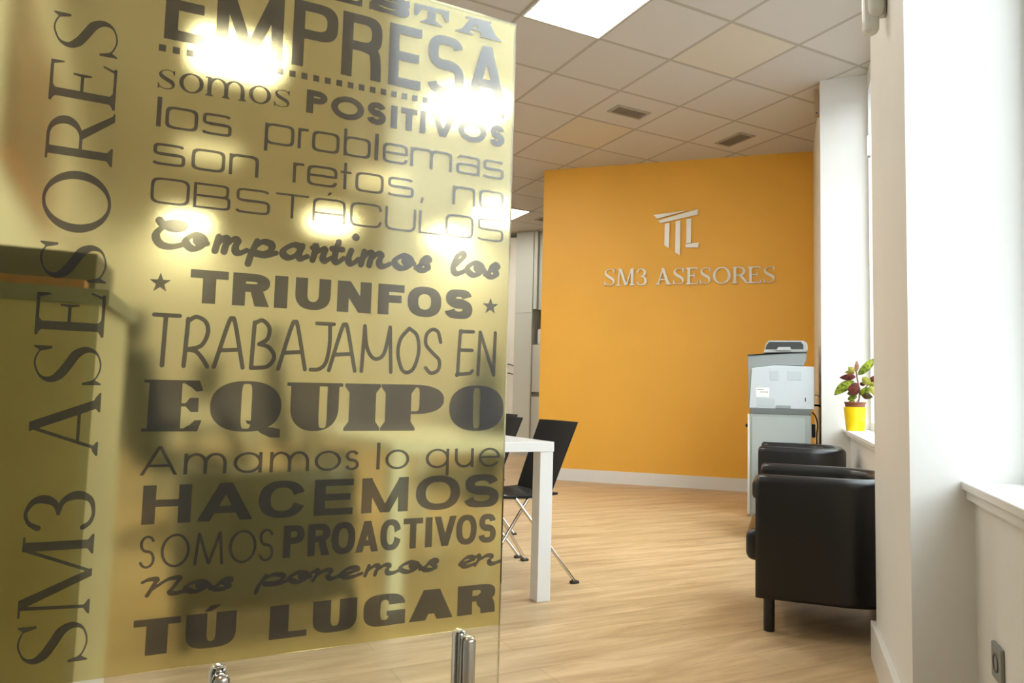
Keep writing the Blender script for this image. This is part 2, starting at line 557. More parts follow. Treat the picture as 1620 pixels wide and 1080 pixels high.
# ---------------------------------------------------------------- ceiling fittings
def ceiling_light(i, j, label, m=None):
    c = grid(i + 0.5, j + 0.5, CEIL)
    t = thing('ceiling_light', label, 'ceiling light', tuple(c), GRID_ROT, 'square ceiling light panels')
    h = T / 2 - 0.012
    f = B()
    for (x0, x1, y0, y1) in ((-h, h, -h, -h + 0.012), (-h, h, h - 0.012, h), (-h, -h + 0.012, -h + 0.012, h - 0.012), (h - 0.012, h, -h + 0.012, h - 0.012)):
        box(f, x0, x1, y0, y1, -0.012, 0)
    part('frame', f, M_trim, t)
    d = B(); box(d, -h + 0.012, h - 0.012, -h + 0.012, h - 0.012, -0.008, -0.001)
    part('diffuser', d, m or M_lamp, t)


ceiling_light(-4, 0, 'added unseen ceiling panel left of the white table')  # added out of view on the tile grid, only to brighten the room
ceiling_light(-5, -4, 'added unseen ceiling panel in front of the lettering', M_lampadded)  # added out of view to light the counter front through the film
ceiling_light(-1, 0, 'square lit ceiling panel cut by the top of the photo')
ceiling_light(2, 8, 'small lit ceiling panel between glass edge and orange wall')
ceiling_light(-1, 3, 'glowing ceiling panel blurred behind the last letters of EMPRESA')
ceiling_light(-4, 3, 'glowing ceiling panel blurred behind the first letters of EMPRESA')
ceiling_light(-1, 7, 'dim ceiling panel blurred behind the word retos', M_lampdim)
ceiling_light(-4, 7, 'dim ceiling panel blurred behind the word son', M_lampdim)
ceiling_light(-1, 11, 'far ceiling panel blurred under the letters TACU')
ceiling_light(-4, 13, 'far ceiling panel blurred under the letters OBS')
ceiling_light(2, 11, 'far ceiling panel blurred under the last letters of OBSTACULOS')


def ceiling_vent(i0, i1, j0, j1, label):
    w, d = (i1 - i0) * T / 2, (j1 - j0) * T / 2
    t = thing('ceiling_vent', label, 'ceiling vent', tuple(grid((i0 + i1) / 2, (j0 + j1) / 2, CEIL)), GRID_ROT, 'grey ceiling air grilles')
    f = B(); e = 0.022
    for (x0, x1, y0, y1) in ((-w, w, -d, -d + e), (-w, w, d - e, d), (-w, -w + e, -d + e, d - e), (w - e, w, -d + e, d - e)):
        box(f, x0, x1, y0, y1, -0.012, 0)
    part('frame', f, M_ventframe, t)
    bk = B(); box(bk, -w + e, w - e, -d + e, d - e, -0.002, 0); part('duct_plate', bk, M_dark, t)
    s = B()
    if w > d:
        n = 7
        for k in range(n):
            y = -d + e + (2 * d - 2 * e) * (k + 0.5) / n
            box(s, -w + e, w - e, y - 0.005, y + 0.007, -0.010, -0.002)
    else:
        n = 7
        for k in range(n):
            x = -w + e + (2 * w - 2 * e) * (k + 0.5) / n
            box(s, x - 0.005, x + 0.007, -d + e, d - e, -0.010, -0.002)
    part('louvre', s, M_vent, t)


ceiling_vent(1.25, 1.80, 2.37, 2.64, 'grey air grille in the ceiling nearer the glass')
ceiling_vent(3.38, 3.68, 2.27, 2.81, 'grey air grille in the ceiling close to the orange wall')
ceiling_vent(3.42, 3.95, 8.35, 8.62, 'small far air grille beside the distant ceiling light')

# ---------------------------------------------------------------- lettering engine
def sdf_poly(X, Y, pts):
    p = np.array(pts, float); q = np.roll(p, -1, axis=0)
    d = np.full(X.shape, 1e9); ins = np.zeros(X.shape, bool)
    for (ax, ay), (bx, by) in zip(p, q):
        ex, ey = bx - ax, by - ay; L2 = ex * ex + ey * ey
        if L2 < 1e-14:
            continue
        t = np.clip(((X - ax) * ex + (Y - ay) * ey) / L2, 0, 1)
        d = np.minimum(d, (X - ax - t * ex) ** 2 + (Y - ay - t * ey) ** 2)
        c = (ay > Y) != (by > Y)
        if ey != 0:
            ins ^= c & (X < ex * (Y - ay) / ey + ax)
    d = np.sqrt(d)
    return np.where(ins, -d, d)


def sdf_stroke(X, Y, pts, rs):
    d = np.full(X.shape, 1e9)
    for i in range(len(pts) - 1):
        (ax, ay), (bx, by) = pts[i], pts[i + 1]
        ex, ey = bx - ax, by - ay; L2 = ex * ex + ey * ey + 1e-14
        t = np.clip(((X - ax) * ex + (Y - ay) * ey) / L2, 0, 1)
        d = np.minimum(d, np.hypot(X - ax - t * ex, Y - ay - t * ey) - (rs[i] + (rs[i + 1] - rs[i]) * t))
    return d


def butt(X, Y, d, p0, p1, r0):
    tx, ty = p1[0] - p0[0], p1[1] - p0[1]; L = math.hypot(tx, ty) + 1e-9
    proj = ((X - p0[0]) * tx + (Y - p0[1]) * ty) / L
    near = np.hypot(X - p0[0], Y - p0[1]) < r0 * 1.3
    return np.where(near, np.maximum(d, -proj), d)


def prim_sdf(X, Y, p):
    if p[0] in ('s', 'sb0', 'sb1'):
        d = sdf_stroke(X, Y, p[1], p[2])
        if p[0] == 'sb0':
            d = butt(X, Y, d, p[1][0], p[1][2], p[2][0])
        elif p[0] == 'sb1':
            d = butt(X, Y, d, p[1][-1], p[1][-3], p[2][-1])
        return d
    return sdf_poly(X, Y, p[1])


def contours(f, x0, y0, h):
    ny, nx = f.shape
    ins = f < 0
    mixed = (ins[:-1, :-1].astype(int) + ins[:-1, 1:] + ins[1:, :-1] + ins[1:, 1:])
    nb = {}

    def conn(a, b):
        nb.setdefault(a, []).append(b); nb.setdefault(b, []).append(a)
    for j, i in zip(*np.nonzero((mixed > 0) & (mixed < 4))):
        a, b, c, d = ins[j, i], ins[j, i + 1], ins[j + 1, i + 1], ins[j + 1, i]
        eb, er, et, el = ('h', j, i), ('v', j, i + 1), ('h', j + 1, i), ('v', j, i)
        cr = [e for e, s in ((eb, a != b), (er, b != c), (et, c != d), (el, d != a)) if s]
        if len(cr) == 2:
            conn(*cr)
        else:
            cen = f[j:j + 2, i:i + 2].mean() < 0
            if (a and cen) or (not a and not cen):
                conn(eb, er); conn(et, el)
            else:
                conn(eb, el); conn(er, et)

    def pt(e):
        k, j, i = e
        if k == 'h':
            t = f[j, i] / (f[j, i] - f[j, i + 1]); return (x0 + (i + t) * h, y0 + j * h)
        t = f[j, i] / (f[j, i] - f[j + 1, i]); return (x0 + i * h, y0 + (j + t) * h)
    loops = []; seen = set()
    for e in nb:
        if e in seen:
            continue
        lp = [e]; seen.add(e); cur = e
        while True:
            nx_ = [q for q in nb[cur] if q not in seen]
            if not nx_:
                break
            cur = nx_[0]; seen.add(cur); lp.append(cur)
        if len(lp) > 5:
            loops.append(simplify([pt(q) for q in lp], h * 0.10))
    return loops


def simplify(p, tol):
    n = len(p); P = np.array(p)
    k = int(np.argmax(np.hypot(*(P - P[0]).T)))

    def rdp(a):
        if len(a) < 3:
            return [tuple(a[0]), tuple(a[-1])]
        d = a[-1] - a[0]; L = np.hypot(*d)
        v = a[1:-1] - a[0]
        dist = np.abs(v[:, 0] * d[1] - v[:, 1] * d[0]) / L if L > 1e-9 else np.hypot(*v.T)
        m = int(np.argmax(dist))
        if dist[m] > tol:
            l = rdp(a[:m + 2]); r = rdp(a[m + 1:]); return l[:-1] + r
        return [tuple(a[0]), tuple(a[-1])]
    A = rdp(P[:k + 1]); Bq = rdp(np.vstack([P[k:], P[:1]]))
    return A[:-1] + Bq[:-1]


def sell(cx, cy, rx, ry, n, a0=0.0, a1=2 * PI, k=48):
    out = []
    for i in range(k + 1):
        a = a0 + (a1 - a0) * i / k; c, s = math.cos(a), math.sin(a)
        out.append((cx + rx * math.copysign(abs(c) ** (2 / n), c), cy + ry * math.copysign(abs(s) ** (2 / n), s)))
    return out


class Style:
    def __init__(s, sv, sh, n=2.2, serif=None, thin=None, ni=None, sp=None, kind='sans', open_=0.16, asc=1.38, desc=-0.4):
        s.sv, s.sh, s.n, s.serif, s.thin, s.ni, s.kind = sv, sh, n, serif, thin if thin else sv, ni or n, kind
        s.sp = sp or max(sh, 0.55 * (sv + sh)); s.open, s.asc, s.desc = open_, asc, desc


def rect(x0, y0, x1, y1):
    return ('+', [(x0, y0), (x1, y0), (x1, y1), (x0, y1)])


def cut(x0, y0, x1, y1):
    return ('-', [(x0, y0), (x1, y0), (x1, y1), (x0, y1)])


def quad(*p):
    return ('+', list(p))


def ring(cx, cy, rx, ry, s):
    return [('+', sell(cx, cy, rx, ry, s.n)[:-1]), ('-', sell(cx, cy, max(rx - s.sv, 0.02), max(ry - s.sh, 0.02), s.ni)[:-1])]


def feet(s, xs_, y, w=None, up=True, half=None):
    """serifs at stems centred on xs_, at baseline (up) or top (not up)"""
    if not s.serif:
        return []
    l, t = s.serif; out = []
    for x in xs_:
        w_ = (w or s.sv) / 2
        k = 1 if up else -1
        out.append(quad((x - w_ - l, y), (x + w_ + l, y), (x + w_ + l, y + k * t * 0.8), (x + w_, y + k * t * 2.6), (x - w_, y + k * t * 2.6), (x - w_ - l, y + k * t * 0.8)))
    return out


def bowl(x0, x1, y0, y1, s, side=1, straight=0.45):
    """half ring open to the left; outer edge from (x0,y1) curving at x1 to (x0,y0)"""
    xc = x0 + (x1 - x0) * straight; cy, ry = (y0 + y1) / 2, (y1 - y0) / 2
    o = [(x0, y1)] + [(p[0], p[1]) for p in sell(xc, cy, x1 - xc, ry, s.n, PI / 2, -PI / 2, 24)] + [(x0, y0)]
    xi = max(xc, x0); ri = max(x1 - s.sv - xi, 0.03)
    i = [(x0 - 0.01, y1 - s.sh)] + [(p[0], p[1]) for p in sell(xi, cy, ri, max(ry - s.sh, 0.03), s.ni, PI / 2, -PI / 2, 24)] + [(x0 - 0.01, y0 + s.sh)]
    return [('+', o + i[::-1])]


def S_path(W, s, y0=0.0, y1=1.0, term=0.0):
    sv, sh = s.sv, s.sh; H = y1 - y0
    mid = y0 + H * 0.515; top = y1 - sh / 2; bot = y0 + sh / 2
    rx = (W - sv) / 2; cx = W / 2
    pts, rs = [], []
    ins = 0.03 * W
    for (cy, ry, a0, a1, rxx) in (((top + mid) / 2, (top - mid) / 2, term, 1.5 * PI, rx - ins), ((bot + mid) / 2, (mid - bot) / 2, 0.5 * PI, -PI + term, rx)):
        for p, k in zip(sell(cx, cy, rxx, ry, s.n, a0, a1, 40), range(41)):
            a = a0 + (a1 - a0) * k / 40
            r = 0.5 * math.sqrt((sv * math.cos(a)) ** 2 + (sh * math.sin(a)) ** 2)
            near = max(0.0, -math.sin(a)) if cy > mid else max(0.0, math.sin(a))
            r = r * (1 - near ** 3) + s.sp / 2 * near ** 3
            pts.append(p); rs.append(r)
    return pts, rs


def glyph(ch, W, s):
    sv, sh, n = s.sv, s.sh, s.n
    th = s.thin
    g = []
    if ch == 'E':
        g = [rect(0, 0, sv, 1), rect(0, 1 - sh, W, 1), rect(0, 0, W, sh), rect(0, 0.5 - sh / 2, W * 0.93, 0.5 + sh / 2)]
        if s.kind == 'serif':
            l, t = s.serif
            g = [rect(l, 0, l + sv, 1), rect(0, 1 - sh, W * 0.93, 1), rect(0, 0, W * 0.96, sh), rect(l, 0.52 - sh / 2, W * 0.7, 0.52 + sh / 2)]
            g += feet(s, [l + sv / 2], 0) + feet(s, [l + sv / 2], 1, up=False)
            g += [quad((W * 0.93, 1), (W * 0.70, 1), (W * 0.84, 1 - sh), (W * 0.90, 0.80), (W * 0.93, 0.80)), quad((W * 0.9, 0), (W * 0.7, 0), (W * 0.86, sh), (W * 0.96, 0.22), (W, 0.22)),
                  quad((W * 0.7, 0.38), (W * 0.7, 0.66), (W * 0.66, 0.66), (W * 0.63, 0.52), (W * 0.66, 0.38))]
        if s.kind == 'fat':
            g = [rect(0.09 * W, 0, 0.09 * W + sv, 1), rect(0, 1 - sh, W * 0.9, 1), rect(0, 0, W * 0.9, sh), rect(0.09 * W, 0.52 - sh / 2, W * 0.75, 0.52 + sh / 2)]
            g += [quad((W * 0.72, 1), (W * 0.93, 1), (W, 0.80), (W * 0.88, 0.78), (W * 0.8, 0.86), (W * 0.66, 0.95)),
                  quad((W * 0.70, 0), (W * 0.93, 0), (W, 0.22), (W * 0.88, 0.22), (W * 0.80, 0.13), (W * 0.66, 0.04)),
                  quad((W * 0.70, 0.54), (W * 0.78, 0.66), (W * 0.93, 0.66), (W * 0.93, 0.38), (W * 0.80, 0.38), (W * 0.70, 0.5))]
        if s.kind == 'slab':
            g = [rect(0.1 * W, 0, 0.1 * W + sv, 1), rect(0, 1 - sh, W, 1), rect(0, 0, W, sh), rect(0.1 * W, 0.42, W * 0.7, 0.58), quad((W, 0), (W, 0.45), (W * 0.72, 0.1)), quad((W, 1), (W, 0.55), (W * 0.72, 0.9))]
    elif ch == 'F':
        g = [rect(0, 0, sv, 1), rect(0, 1 - sh, W, 1), rect(0, 0.52 - sh / 2, W * 0.9, 0.52 + sh / 2)]
    elif ch == 'L':
        g = [rect(0, 0, sv, 1), rect(0, 0, W, sh)]
    elif ch == 'I':
        g = [rect(W / 2 - sv / 2, 0, W / 2 + sv / 2, 1)]
        if s.kind == 'fat':
            g += [rect(0, 0, W, s.serif[1]), rect(0, 1 - s.serif[1], W, 1)] + feet(s, [W / 2], 0, half=W / 2) + feet(s, [W / 2], 1, up=False)
        if s.kind in ('sans',) and W < sv * 1.6:
            g = [rect(0, 0, W, 1)]
    elif ch == 'H':
        g = [rect(0, 0, sv, 1), rect(W - sv, 0, W, 1), rect(0, 0.53 - sh / 2, W, 0.53 + sh / 2)]
    elif ch == 'T':
        g = [rect(W / 2 - sv / 2, 0, W / 2 + sv / 2, 1), rect(0, 1 - sh, W, 1)]
        if s.kind == 'slab':
            g += [quad((0, 1), (0, 0.35), (W * 0.1, 0.35), (W * 0.28, 1)), quad((W, 1), (W, 0.35), (W * 0.9, 0.35), (W * 0.72, 1)), quad((W * 0.15, 0), (W * 0.85, 0), (W * 0.62, 0.28), (W * 0.38, 0.28))]
    elif ch in 'MN':
        if ch == 'N':
            dw = sv * 1.12
            g = [rect(0, 0, sv, 1), rect(W - sv, 0, W, 1), quad((0, 1), (dw, 1), (W, 0), (W - dw, 0))]
        else:
            if s.kind == 'serif':
                l, t = s.serif
                xl, xr = l + th / 2, W - l - sv / 2
                g = [quad((xl - th / 2 - 0.02, 0), (xl + th / 2 - 0.02, 0), (xl + th / 2 + 0.03, 1), (xl - th / 2 + 0.03, 1)), rect(xr - sv / 2, 0, xr + sv / 2, 1),
                     quad((xl, 1), (xl + sv * 1.1, 1), (W / 2 + sv * 0.55, 0.0), (W / 2 - sv * 0.35, 0.0)), quad((xr - th * 1.1, 1), (xr, 1), (W / 2 + th * 0.9, 0), (W / 2 - th * 0.1, 0))]
                g += feet(s, [xl - 0.02], 0, w=th) + feet(s, [xr], 0) + [rect(0, 1 - t, xl + 0.02, 1), rect(xr, 1 - t, W, 1)]
            else:
                dw = sv * (1.05 if sv < 0.3 else 0.92); ap = max(dw * 0.5, 0.02)
                if s.kind == 'pointed':
                    g = [quad((0, 0), (sv, 0), (sv + 0.10 * W, 1), (0.10 * W, 1)), quad((W - sv, 0), (W, 0), (0.90 * W, 1), (0.90 * W - sv, 1)),
                         quad((0.10 * W, 1), (0.10 * W + sv, 1), (W / 2 + sv / 2, 0.02), (W / 2 - sv / 2, 0.02)), quad((0.9 * W - sv, 1), (0.9 * W, 1), (W / 2 + sv / 2, 0.02), (W / 2 - sv / 2, 0.02))]
                else:
                    g = [rect(0, 0, sv, 1), rect(W - sv, 0, W, 1), quad((0, 1), (dw, 1), (W / 2 + ap, 0), (W / 2 - ap, 0)), quad((W - dw, 1), (W, 1), (W / 2 + ap, 0), (W / 2 - ap, 0))]
    elif ch in 'Aa' and ch == 'A':
        if s.kind == 'square':
            g = [('+', sell(W / 2, 0.5, W / 2, 0.5, n)[:-1]), ('-', sell(W / 2, 0.5, W / 2 - sv, 0.5 - sh, n)[:-1]), cut(-0.1, -0.1, W + 0.1, 0.5), rect(0, 0, sv, 0.52), rect(W - sv, 0, W, 0.52), rect(0, 0.33, W, 0.33 + sh)]
        else:
            wl_, wr_ = (th * 1.05, sv * 1.1) if s.kind == 'serif' else (sv * 1.05, sv * 1.05)
            l, t = s.serif if s.serif else (0, 0)
            x0, x1 = l, W - l
            ap = max(wl_, wr_) * (1.0 if s.kind != 'serif' else 0.7); c = W / 2 - (0.02 if s.kind == 'serif' else 0)
            cby = 0.20 if sv > 0.2 else 0.28
            g = [quad((x0, 0), (x0 + wl_, 0), (c - ap / 2 + wl_, 1), (c - ap / 2, 1)), quad((x1 - wr_, 0), (x1, 0), (c + ap / 2, 1), (c + ap / 2 - wr_, 1))]
            xa = x0 + (c - ap / 2 - x0) * cby; xb = x1 + (c + ap / 2 - x1) * cby
            g += [quad((xa + wl_ * 0.5, cby), (xb - wr_ * 0.5, cby), (xb - wr_ * 0.5 - 0.1 * sh, cby + sh), (xa + wl_ * 0.5, cby + sh))]
            if s.kind == 'serif':
                g += feet(s, [x0 + wl_ / 2], 0, w=th) + feet(s, [x1 - wr_ / 2], 0)
            if s.kind == 'slab':
                g = [quad((W * 0.1, 0), (W * 0.28, 0), (W * 0.52, 1), (W * 0.33, 1)), quad((W * 0.58, 0), (W * 0.92, 0), (W * 0.70, 1), (W * 0.36, 1)), rect(W * 0.25, 0.28, W * 0.7, 0.42),
                     rect(W * 0.22, 0.88, W * 0.75, 1), quad((0, 0), (W * 0.40, 0), (W * 0.28, 0.22), (W * 0.14, 0.22)), quad((W * 0.52, 0), (W, 0), (W * 0.88, 0.24), (W * 0.62, 0.24))]
    elif ch == 'V':
        w_ = sv * 1.08; ap = max(w_, 0.02)
        g = [quad((0, 1), (w_, 1), (W / 2 - ap / 2 + w_, 0), (W / 2 - ap / 2, 0)), quad((W - w_, 1), (W, 1), (W / 2 + ap / 2, 0), (W / 2 + ap / 2 - w_, 0))]
    elif ch in 'OQ':
        g = ring(W / 2, 0.5, W / 2, 0.51, s)
        if ch == 'Q':
            g += [quad((W * 0.50, 0.22), (W * 0.62, 0.20), (W * 0.72, 0.05), (W * 0.86, 0.08), (W, 0.04), (W, -0.13), (W * 0.86, -0.13), (W * 0.72, -0.04), (W * 0.60, 0.12), (W * 0.52, 0.15))]
    elif ch in 'CG':
        g = ring(W / 2, 0.5, W / 2, 0.51, s)
        o = 0.17 if n < 4 else 0.22
        if ch == 'C':
            g += [('-', [(W * 0.5, 0.5), (W + 0.2, 0.5 + o + 0.10), (W + 0.2, 0.5 - o - 0.10)])] if n < 4 else [cut(W * 0.6, 0.5 - o, W + 0.1, 0.5 + o)]
        else:
            g += [cut(W * 0.55, 0.44, W + 0.1, 0.66), rect(W * 0.55, 0.44 - sh * 0.7, W, 0.46), rect(W - sv * 0.92, 0.0, W, 0.46)]
    elif ch == 'S':
        if s.kind == 'serif':
            c = [(0.90, 0.80), (0.80, 0.92), (0.52, 0.975), (0.22, 0.89), (0.14, 0.74), (0.26, 0.61), (0.50, 0.50), (0.76, 0.39), (0.87, 0.24), (0.78, 0.09), (0.48, 0.025), (0.18, 0.09), (0.07, 0.22)]
            r = [0.5, 0.5, 0.5, 0.62, 1.0, 1.3, 1.45, 1.3, 1.0, 0.62, 0.5, 0.5, 0.5]
            P = catmull([(x * W, y, q) for (x, y), q in zip(c, r)], 7)
            k = s.sh * 0.95 if s.sh > 0.04 else 0.04
            g = [('s', [(p[0], p[1]) for p in P], [sh * 0.55 * p[2] * 1.0 if p[2] < 0.6 else (sh * 0.3 + (sv / 2 - sh * 0.3) * min(1, (p[2] - 0.55) / 0.75)) for p in P])]
            g += [quad((W * 0.90, 1.0), (W * 0.93, 1.0), (W * 0.93, 0.74), (W * 0.87, 0.74), (W * 0.80, 0.9)), quad((W * 0.06, 0.0), (W * 0.03, 0.0), (W * 0.02, 0.28), (W * 0.08, 0.28), (W * 0.15, 0.1))]
        elif s.kind == 'slab':
            p, r = S_path(W, s); g = [('s', p, r), quad((0, 0), (0, 0.4), (W * 0.06, 0.4), (W * 0.2, 0.05)), quad((W, 1), (W, 0.6), (W * 0.94, 0.6), (W * 0.8, 0.95))]
        else:
            p, r = S_path(W, s, term=0.30 if sv < 0.2 else 0.12)
            g = [('sb0', p[:41], r[:41]), ('sb1', p[41:], r[41:])]
    elif ch in 'PRB':
        x0 = s.serif[0] if s.kind == 'serif' else (0.04 * W if s.kind == 'fat' else 0)
        st = 0.42 if n < 4 else 0.55
        if ch == 'B':
            g = [rect(0, 0, sv, 1)] + bowl(sv * 0.5, W * 0.95, 0.5 - sh / 2, 1, s, straight=st) + bowl(sv * 0.5, W, 0, 0.5 + sh / 2, s, straight=st)
        else:
            yb = 0.43 if s.kind != 'serif' else 0.47
            if s.kind == 'fat':
                yb = 0.36
            g = [rect(x0, 0, x0 + sv, 1)] + bowl(x0 + sv * 0.5, W if ch == 'P' or s.kind != 'serif' else W * 0.84, yb, 1, s, straight=st if s.kind != 'fat' else 0.35)
            if s.kind == 'serif':
                g += feet(s, [x0 + sv / 2], 0) + [rect(0, 1 - s.serif[1], x0 + sv, 1)]
            if s.kind == 'fat':
                g += feet(s, [x0 + sv / 2], 0) + [rect(0, 1 - s.serif[1], x0 + sv, 1)] + feet(s, [x0 + sv / 2], 1, up=False)
            if ch == 'R':
                if s.kind == 'serif':
                    g += [quad((W * 0.42, yb + 0.02), (W * 0.42 + sv * 1.2, yb + 0.02), (W * 1.0, 0.0), (W * 0.88 - 0.02, 0.0)), rect(W * 0.86, 0, W * 1.02, s.serif[1] * 0.9)]
                elif n > 2.9:
                    g += [('s', catmull([(W * 0.5, yb + sh / 2), (W - sv * 0.8, yb + sh * 0.1), (W - sv * 0.56, yb - 0.14), (W - sv * 0.5, 0.1), (W - sv * 0.5, -0.3)], 8), [sh / 2] * 8 + [sv / 2] * 25), cut(-1, -1, W + 1, 0)]
                else:
                    lw = sv * 1.15
                    g += [quad((W * 0.45, yb + sh * 0.5), (W * 0.45 + lw * 0.75, yb + sh * 0.9), (W * 1.0, 0), (W * 1.0 - lw, 0))]
    elif ch in 'UJ':
        if ch == 'U':
            ry = min(0.5, W / 2) if n < 4 else 0.5
            oy = 0.0
            svr = sv if s.kind != 'fat' else sv * 0.42
            x0, x1 = (0, W) if s.kind != 'fat' else (W * 0.07, W * 0.93)
            ri = max((x1 - x0 - sv - svr) / 2, 0.03)
            o = [(x0, 1)] + sell((x0 + x1) / 2, ry, (x1 - x0) / 2, ry, n, PI, 2 * PI, 32) + [(x1, 1)]
            i = [(x0 + sv, 1.01)] + sell(x0 + sv + ri, ry, ri, ry - sh, s.ni, PI, 2 * PI, 32) + [(x1 - svr, 1.01)]
            g = [('+', o), ('-', i)]
            if s.kind == 'fat':
                t = s.serif[1]
                g += [rect(0, 1 - t, x0 + sv + 0.06, 1), rect(x1 - svr - 0.16, 1 - t, W, 1)]
    elif ch == '3':
        c = [(0.06, 0.80), (0.20, 0.93), (0.45, 0.975), (0.72, 0.88), (0.78, 0.73), (0.66, 0.58), (0.40, 0.52)]
        r = [0.9, 0.55, 0.5, 0.85, 1.3, 0.9, 0.45]
        c2 = [(0.40, 0.53), (0.72, 0.46), (0.86, 0.27), (0.74, 0.08), (0.42, 0.02), (0.16, 0.06), (0.03, 0.16)]
        r2 = [0.45, 0.8, 1.35, 0.85, 0.5, 0.6, 0.8]
        for cc, rr in ((c, r), (c2, r2)):
            P = catmull([(x * W, y, q) for (x, y), q in zip(cc, rr)], 7)
            g.append(('s', [(p[0], p[1]) for p in P], [sv * 0.37 * p[2] for p in P]))
    elif ch == '*':
        pts = []
        for k in range(10):
            a = PI / 2 + k * PI / 5; r = 0.5 if k % 2 == 0 else 0.2
            pts.append((W / 2 + r * W / 0.95 * math.cos(a), 0.47 + r * 1.05 * math.sin(a)))
        g = [('+', pts)]
    elif ch == '.':
        g = [rect(0, 0, W, 1)]
    elif ch == ',':
        g = [quad((W * 0.2, 1), (W, 1), (W * 0.55, 0), (0, 0))]
    elif ch == "'":
        g = [quad((0, 0), (W * 0.4, 0), (W, 1), (W * 0.35, 1))]
    # ---- lower case, x-height = 1
    elif ch == 'o':
        g = ring(W / 2, 0.5, W / 2, 0.51, s)
    elif ch == 'l':
        g = [rect(0, 0, W, s.asc)]
    elif ch == 's':
        g = glyph('S', W, s)
    elif ch in 'nmru':
        if ch == 'u':
            ry = 0.5 if n > 3 else min(0.5, W / 2)
            g = [('+', [(0, 1)] + sell(W / 2, ry, W / 2, ry + 0.01, n, PI, 2 * PI, 32) + [(W, 1)]), ('-', [(sv, 1.1)] + sell(W / 2, ry, W / 2 - sv, ry - sh, s.ni, PI, 2 * PI, 32) + [(W - sv, 1.1)]), rect(W - sv, 0, W, 1)]
        else:
            l = s.serif[0] if s.kind == 'serif' else 0
            k = {'n': 1, 'm': 2, 'r': 1}[ch]
            x0, x1 = l, W - l
            wd = (x1 - x0 - sv) / k if ch != 'r' else (W - sv) * 1.9
            for q in range(k):
                a, b_ = x0 + q * wd, x0 + (q + 1) * wd + sv
                ry = 0.5 if n > 3 else min(0.5, (b_ - a) / 2)
                g += [('+', [(a, 1 - ry)] + sell((a + b_) / 2, 1 - ry, (b_ - a) / 2, ry + 0.01, n, PI, 0, 32) + [(b_, 1 - ry)]), ('-', [(a + sv * 0.95, 1 - ry - 0.01)] + sell((a + b_) / 2, 1 - ry, (b_ - a) / 2 - sv, ry - sh, s.ni, PI, 0, 32) + [(b_ - sv, 1 - ry - 0.01)])]
                if ch != 'r':
                    g.append(rect(b_ - sv, 0, b_, 1 - ry + 0.01))
            if ch == 'r':
                g += [cut(W, -0.1, W * 3 + 1, 1.2), cut(sv, -0.1, W * 3 + 1, 1 - sh * 1.3)]
            g.append(rect(x0, 0, x0 + sv, 1))
            if s.kind == 'serif':
                g += feet(s, [x0 + sv / 2 + q * wd for q in range(k + 1)], 0) + [rect(0, 1 - s.serif[1] * 1.5, x0 + sv, 1)]
    elif ch in 'pbqd':
        g = ring(W / 2, 0.5, W / 2, 0.51, s)
        if ch in 'p':
            g.append(rect(0, s.desc, sv, 1.0))
        elif ch == 'b':
            g.append(rect(0, 0, sv, s.asc))
        elif ch == 'q':
            g.append(rect(W - sv, s.desc, W, 1.0))
    elif ch == 'e':
        g = ring(W / 2, 0.5, W / 2, 0.51, s) + [cut(W * 0.55, 0.26, W + 0.1, 0.48), rect(sv * 0.5, 0.46, W - sv * 0.3, 0.46 + sh)]
    elif ch == 'a':
        if s.kind == 'square':
            g = [('+', sell(W / 2, 0.3, W / 2, 0.3, n)[:-1]), ('-', sell(W / 2, 0.3, W / 2 - sv, 0.3 - sh, n)[:-1]), rect(W - sv, 0, W, 0.75),
                 ('+', [(W * 0.12, 1)] + sell(W * 0.6, 0.7, W * 0.4, 0.3, n, PI / 2, 0, 16) + [(W - sv, 0.7)] + sell(W * 0.6, 0.7, W * 0.4 - sv, 0.3 - sh, n, 0, PI / 2, 16) + [(W * 0.12, 1 - sh), (W * 0.08, 0.82), (W * 0.02, 0.84)])]
        else:
            g = ring(W / 2, 0.5, W / 2, 0.51, s) + [rect(W - sv, 0, W, 1)]
    elif ch == 't':
        g = [rect(W * 0.42 - sv / 2, 0, W * 0.42 + sv / 2, s.asc), rect(0, 0.93 - sh, W, 0.93)]
    return g


HAND = {
    'T': [[(0, 1), (1, 1)], [(.46, 1), (.42, 0)]],
    'R': [[(.12, .95), (.04, 0)], [(.1, .90), (.45, 1.0), (.85, .9), (.95, .68), (.7, .42), (.12, .33)], [(.12, .33), (.5, .30), (.8, .15), (1, 0)]],
    'A': [[(0, 0), (.42, .9), (.55, 1), (.66, .9), (1, 0)], [(.2, .34), (.85, .37)]],
    'B': [[(.06, .95), (0, 0)], [(.06, .93), (.4, 1.0), (.72, .85), (.66, .62), (.3, .5)], [(.3, .5), (.75, .44), (1, .24), (.7, .04), (0, 0)]],
    'J': [[(.2, 1), (1, 1)], [(.82, 1), (.84, .55), (.70, .17), (.4, .02), (0, 0)]],
    'M': [[(0, 0), (.06, 1)], [(.06, 1), (.13, .6), (.28, .36), (.5, .28), (.75, .42), (.92, 1)], [(.92, 1), (1, 0)]],
    'O': [[(.5, 1), (.1, .75), (0, .42), (.2, .08), (.48, 0), (.8, .12), (1, .5), (.88, .85), (.5, 1)]],
    'S': [[(1, .72), (.82, .95), (.45, 1), (.1, .88), (.08, .65), (.5, .47), (.95, .30), (.9, .08), (.45, 0), (.1, .12)]],
    'E': [[(1, 1), (.25, .99), (.12, .92), (.03, .05), (.03, 0), (.8, .02), (1, .08)], [(.08, .56), (.95, .56)]],
    'N': [[(0, 0), (.06, 1), (.94, 0), (.97, 1)]],
}
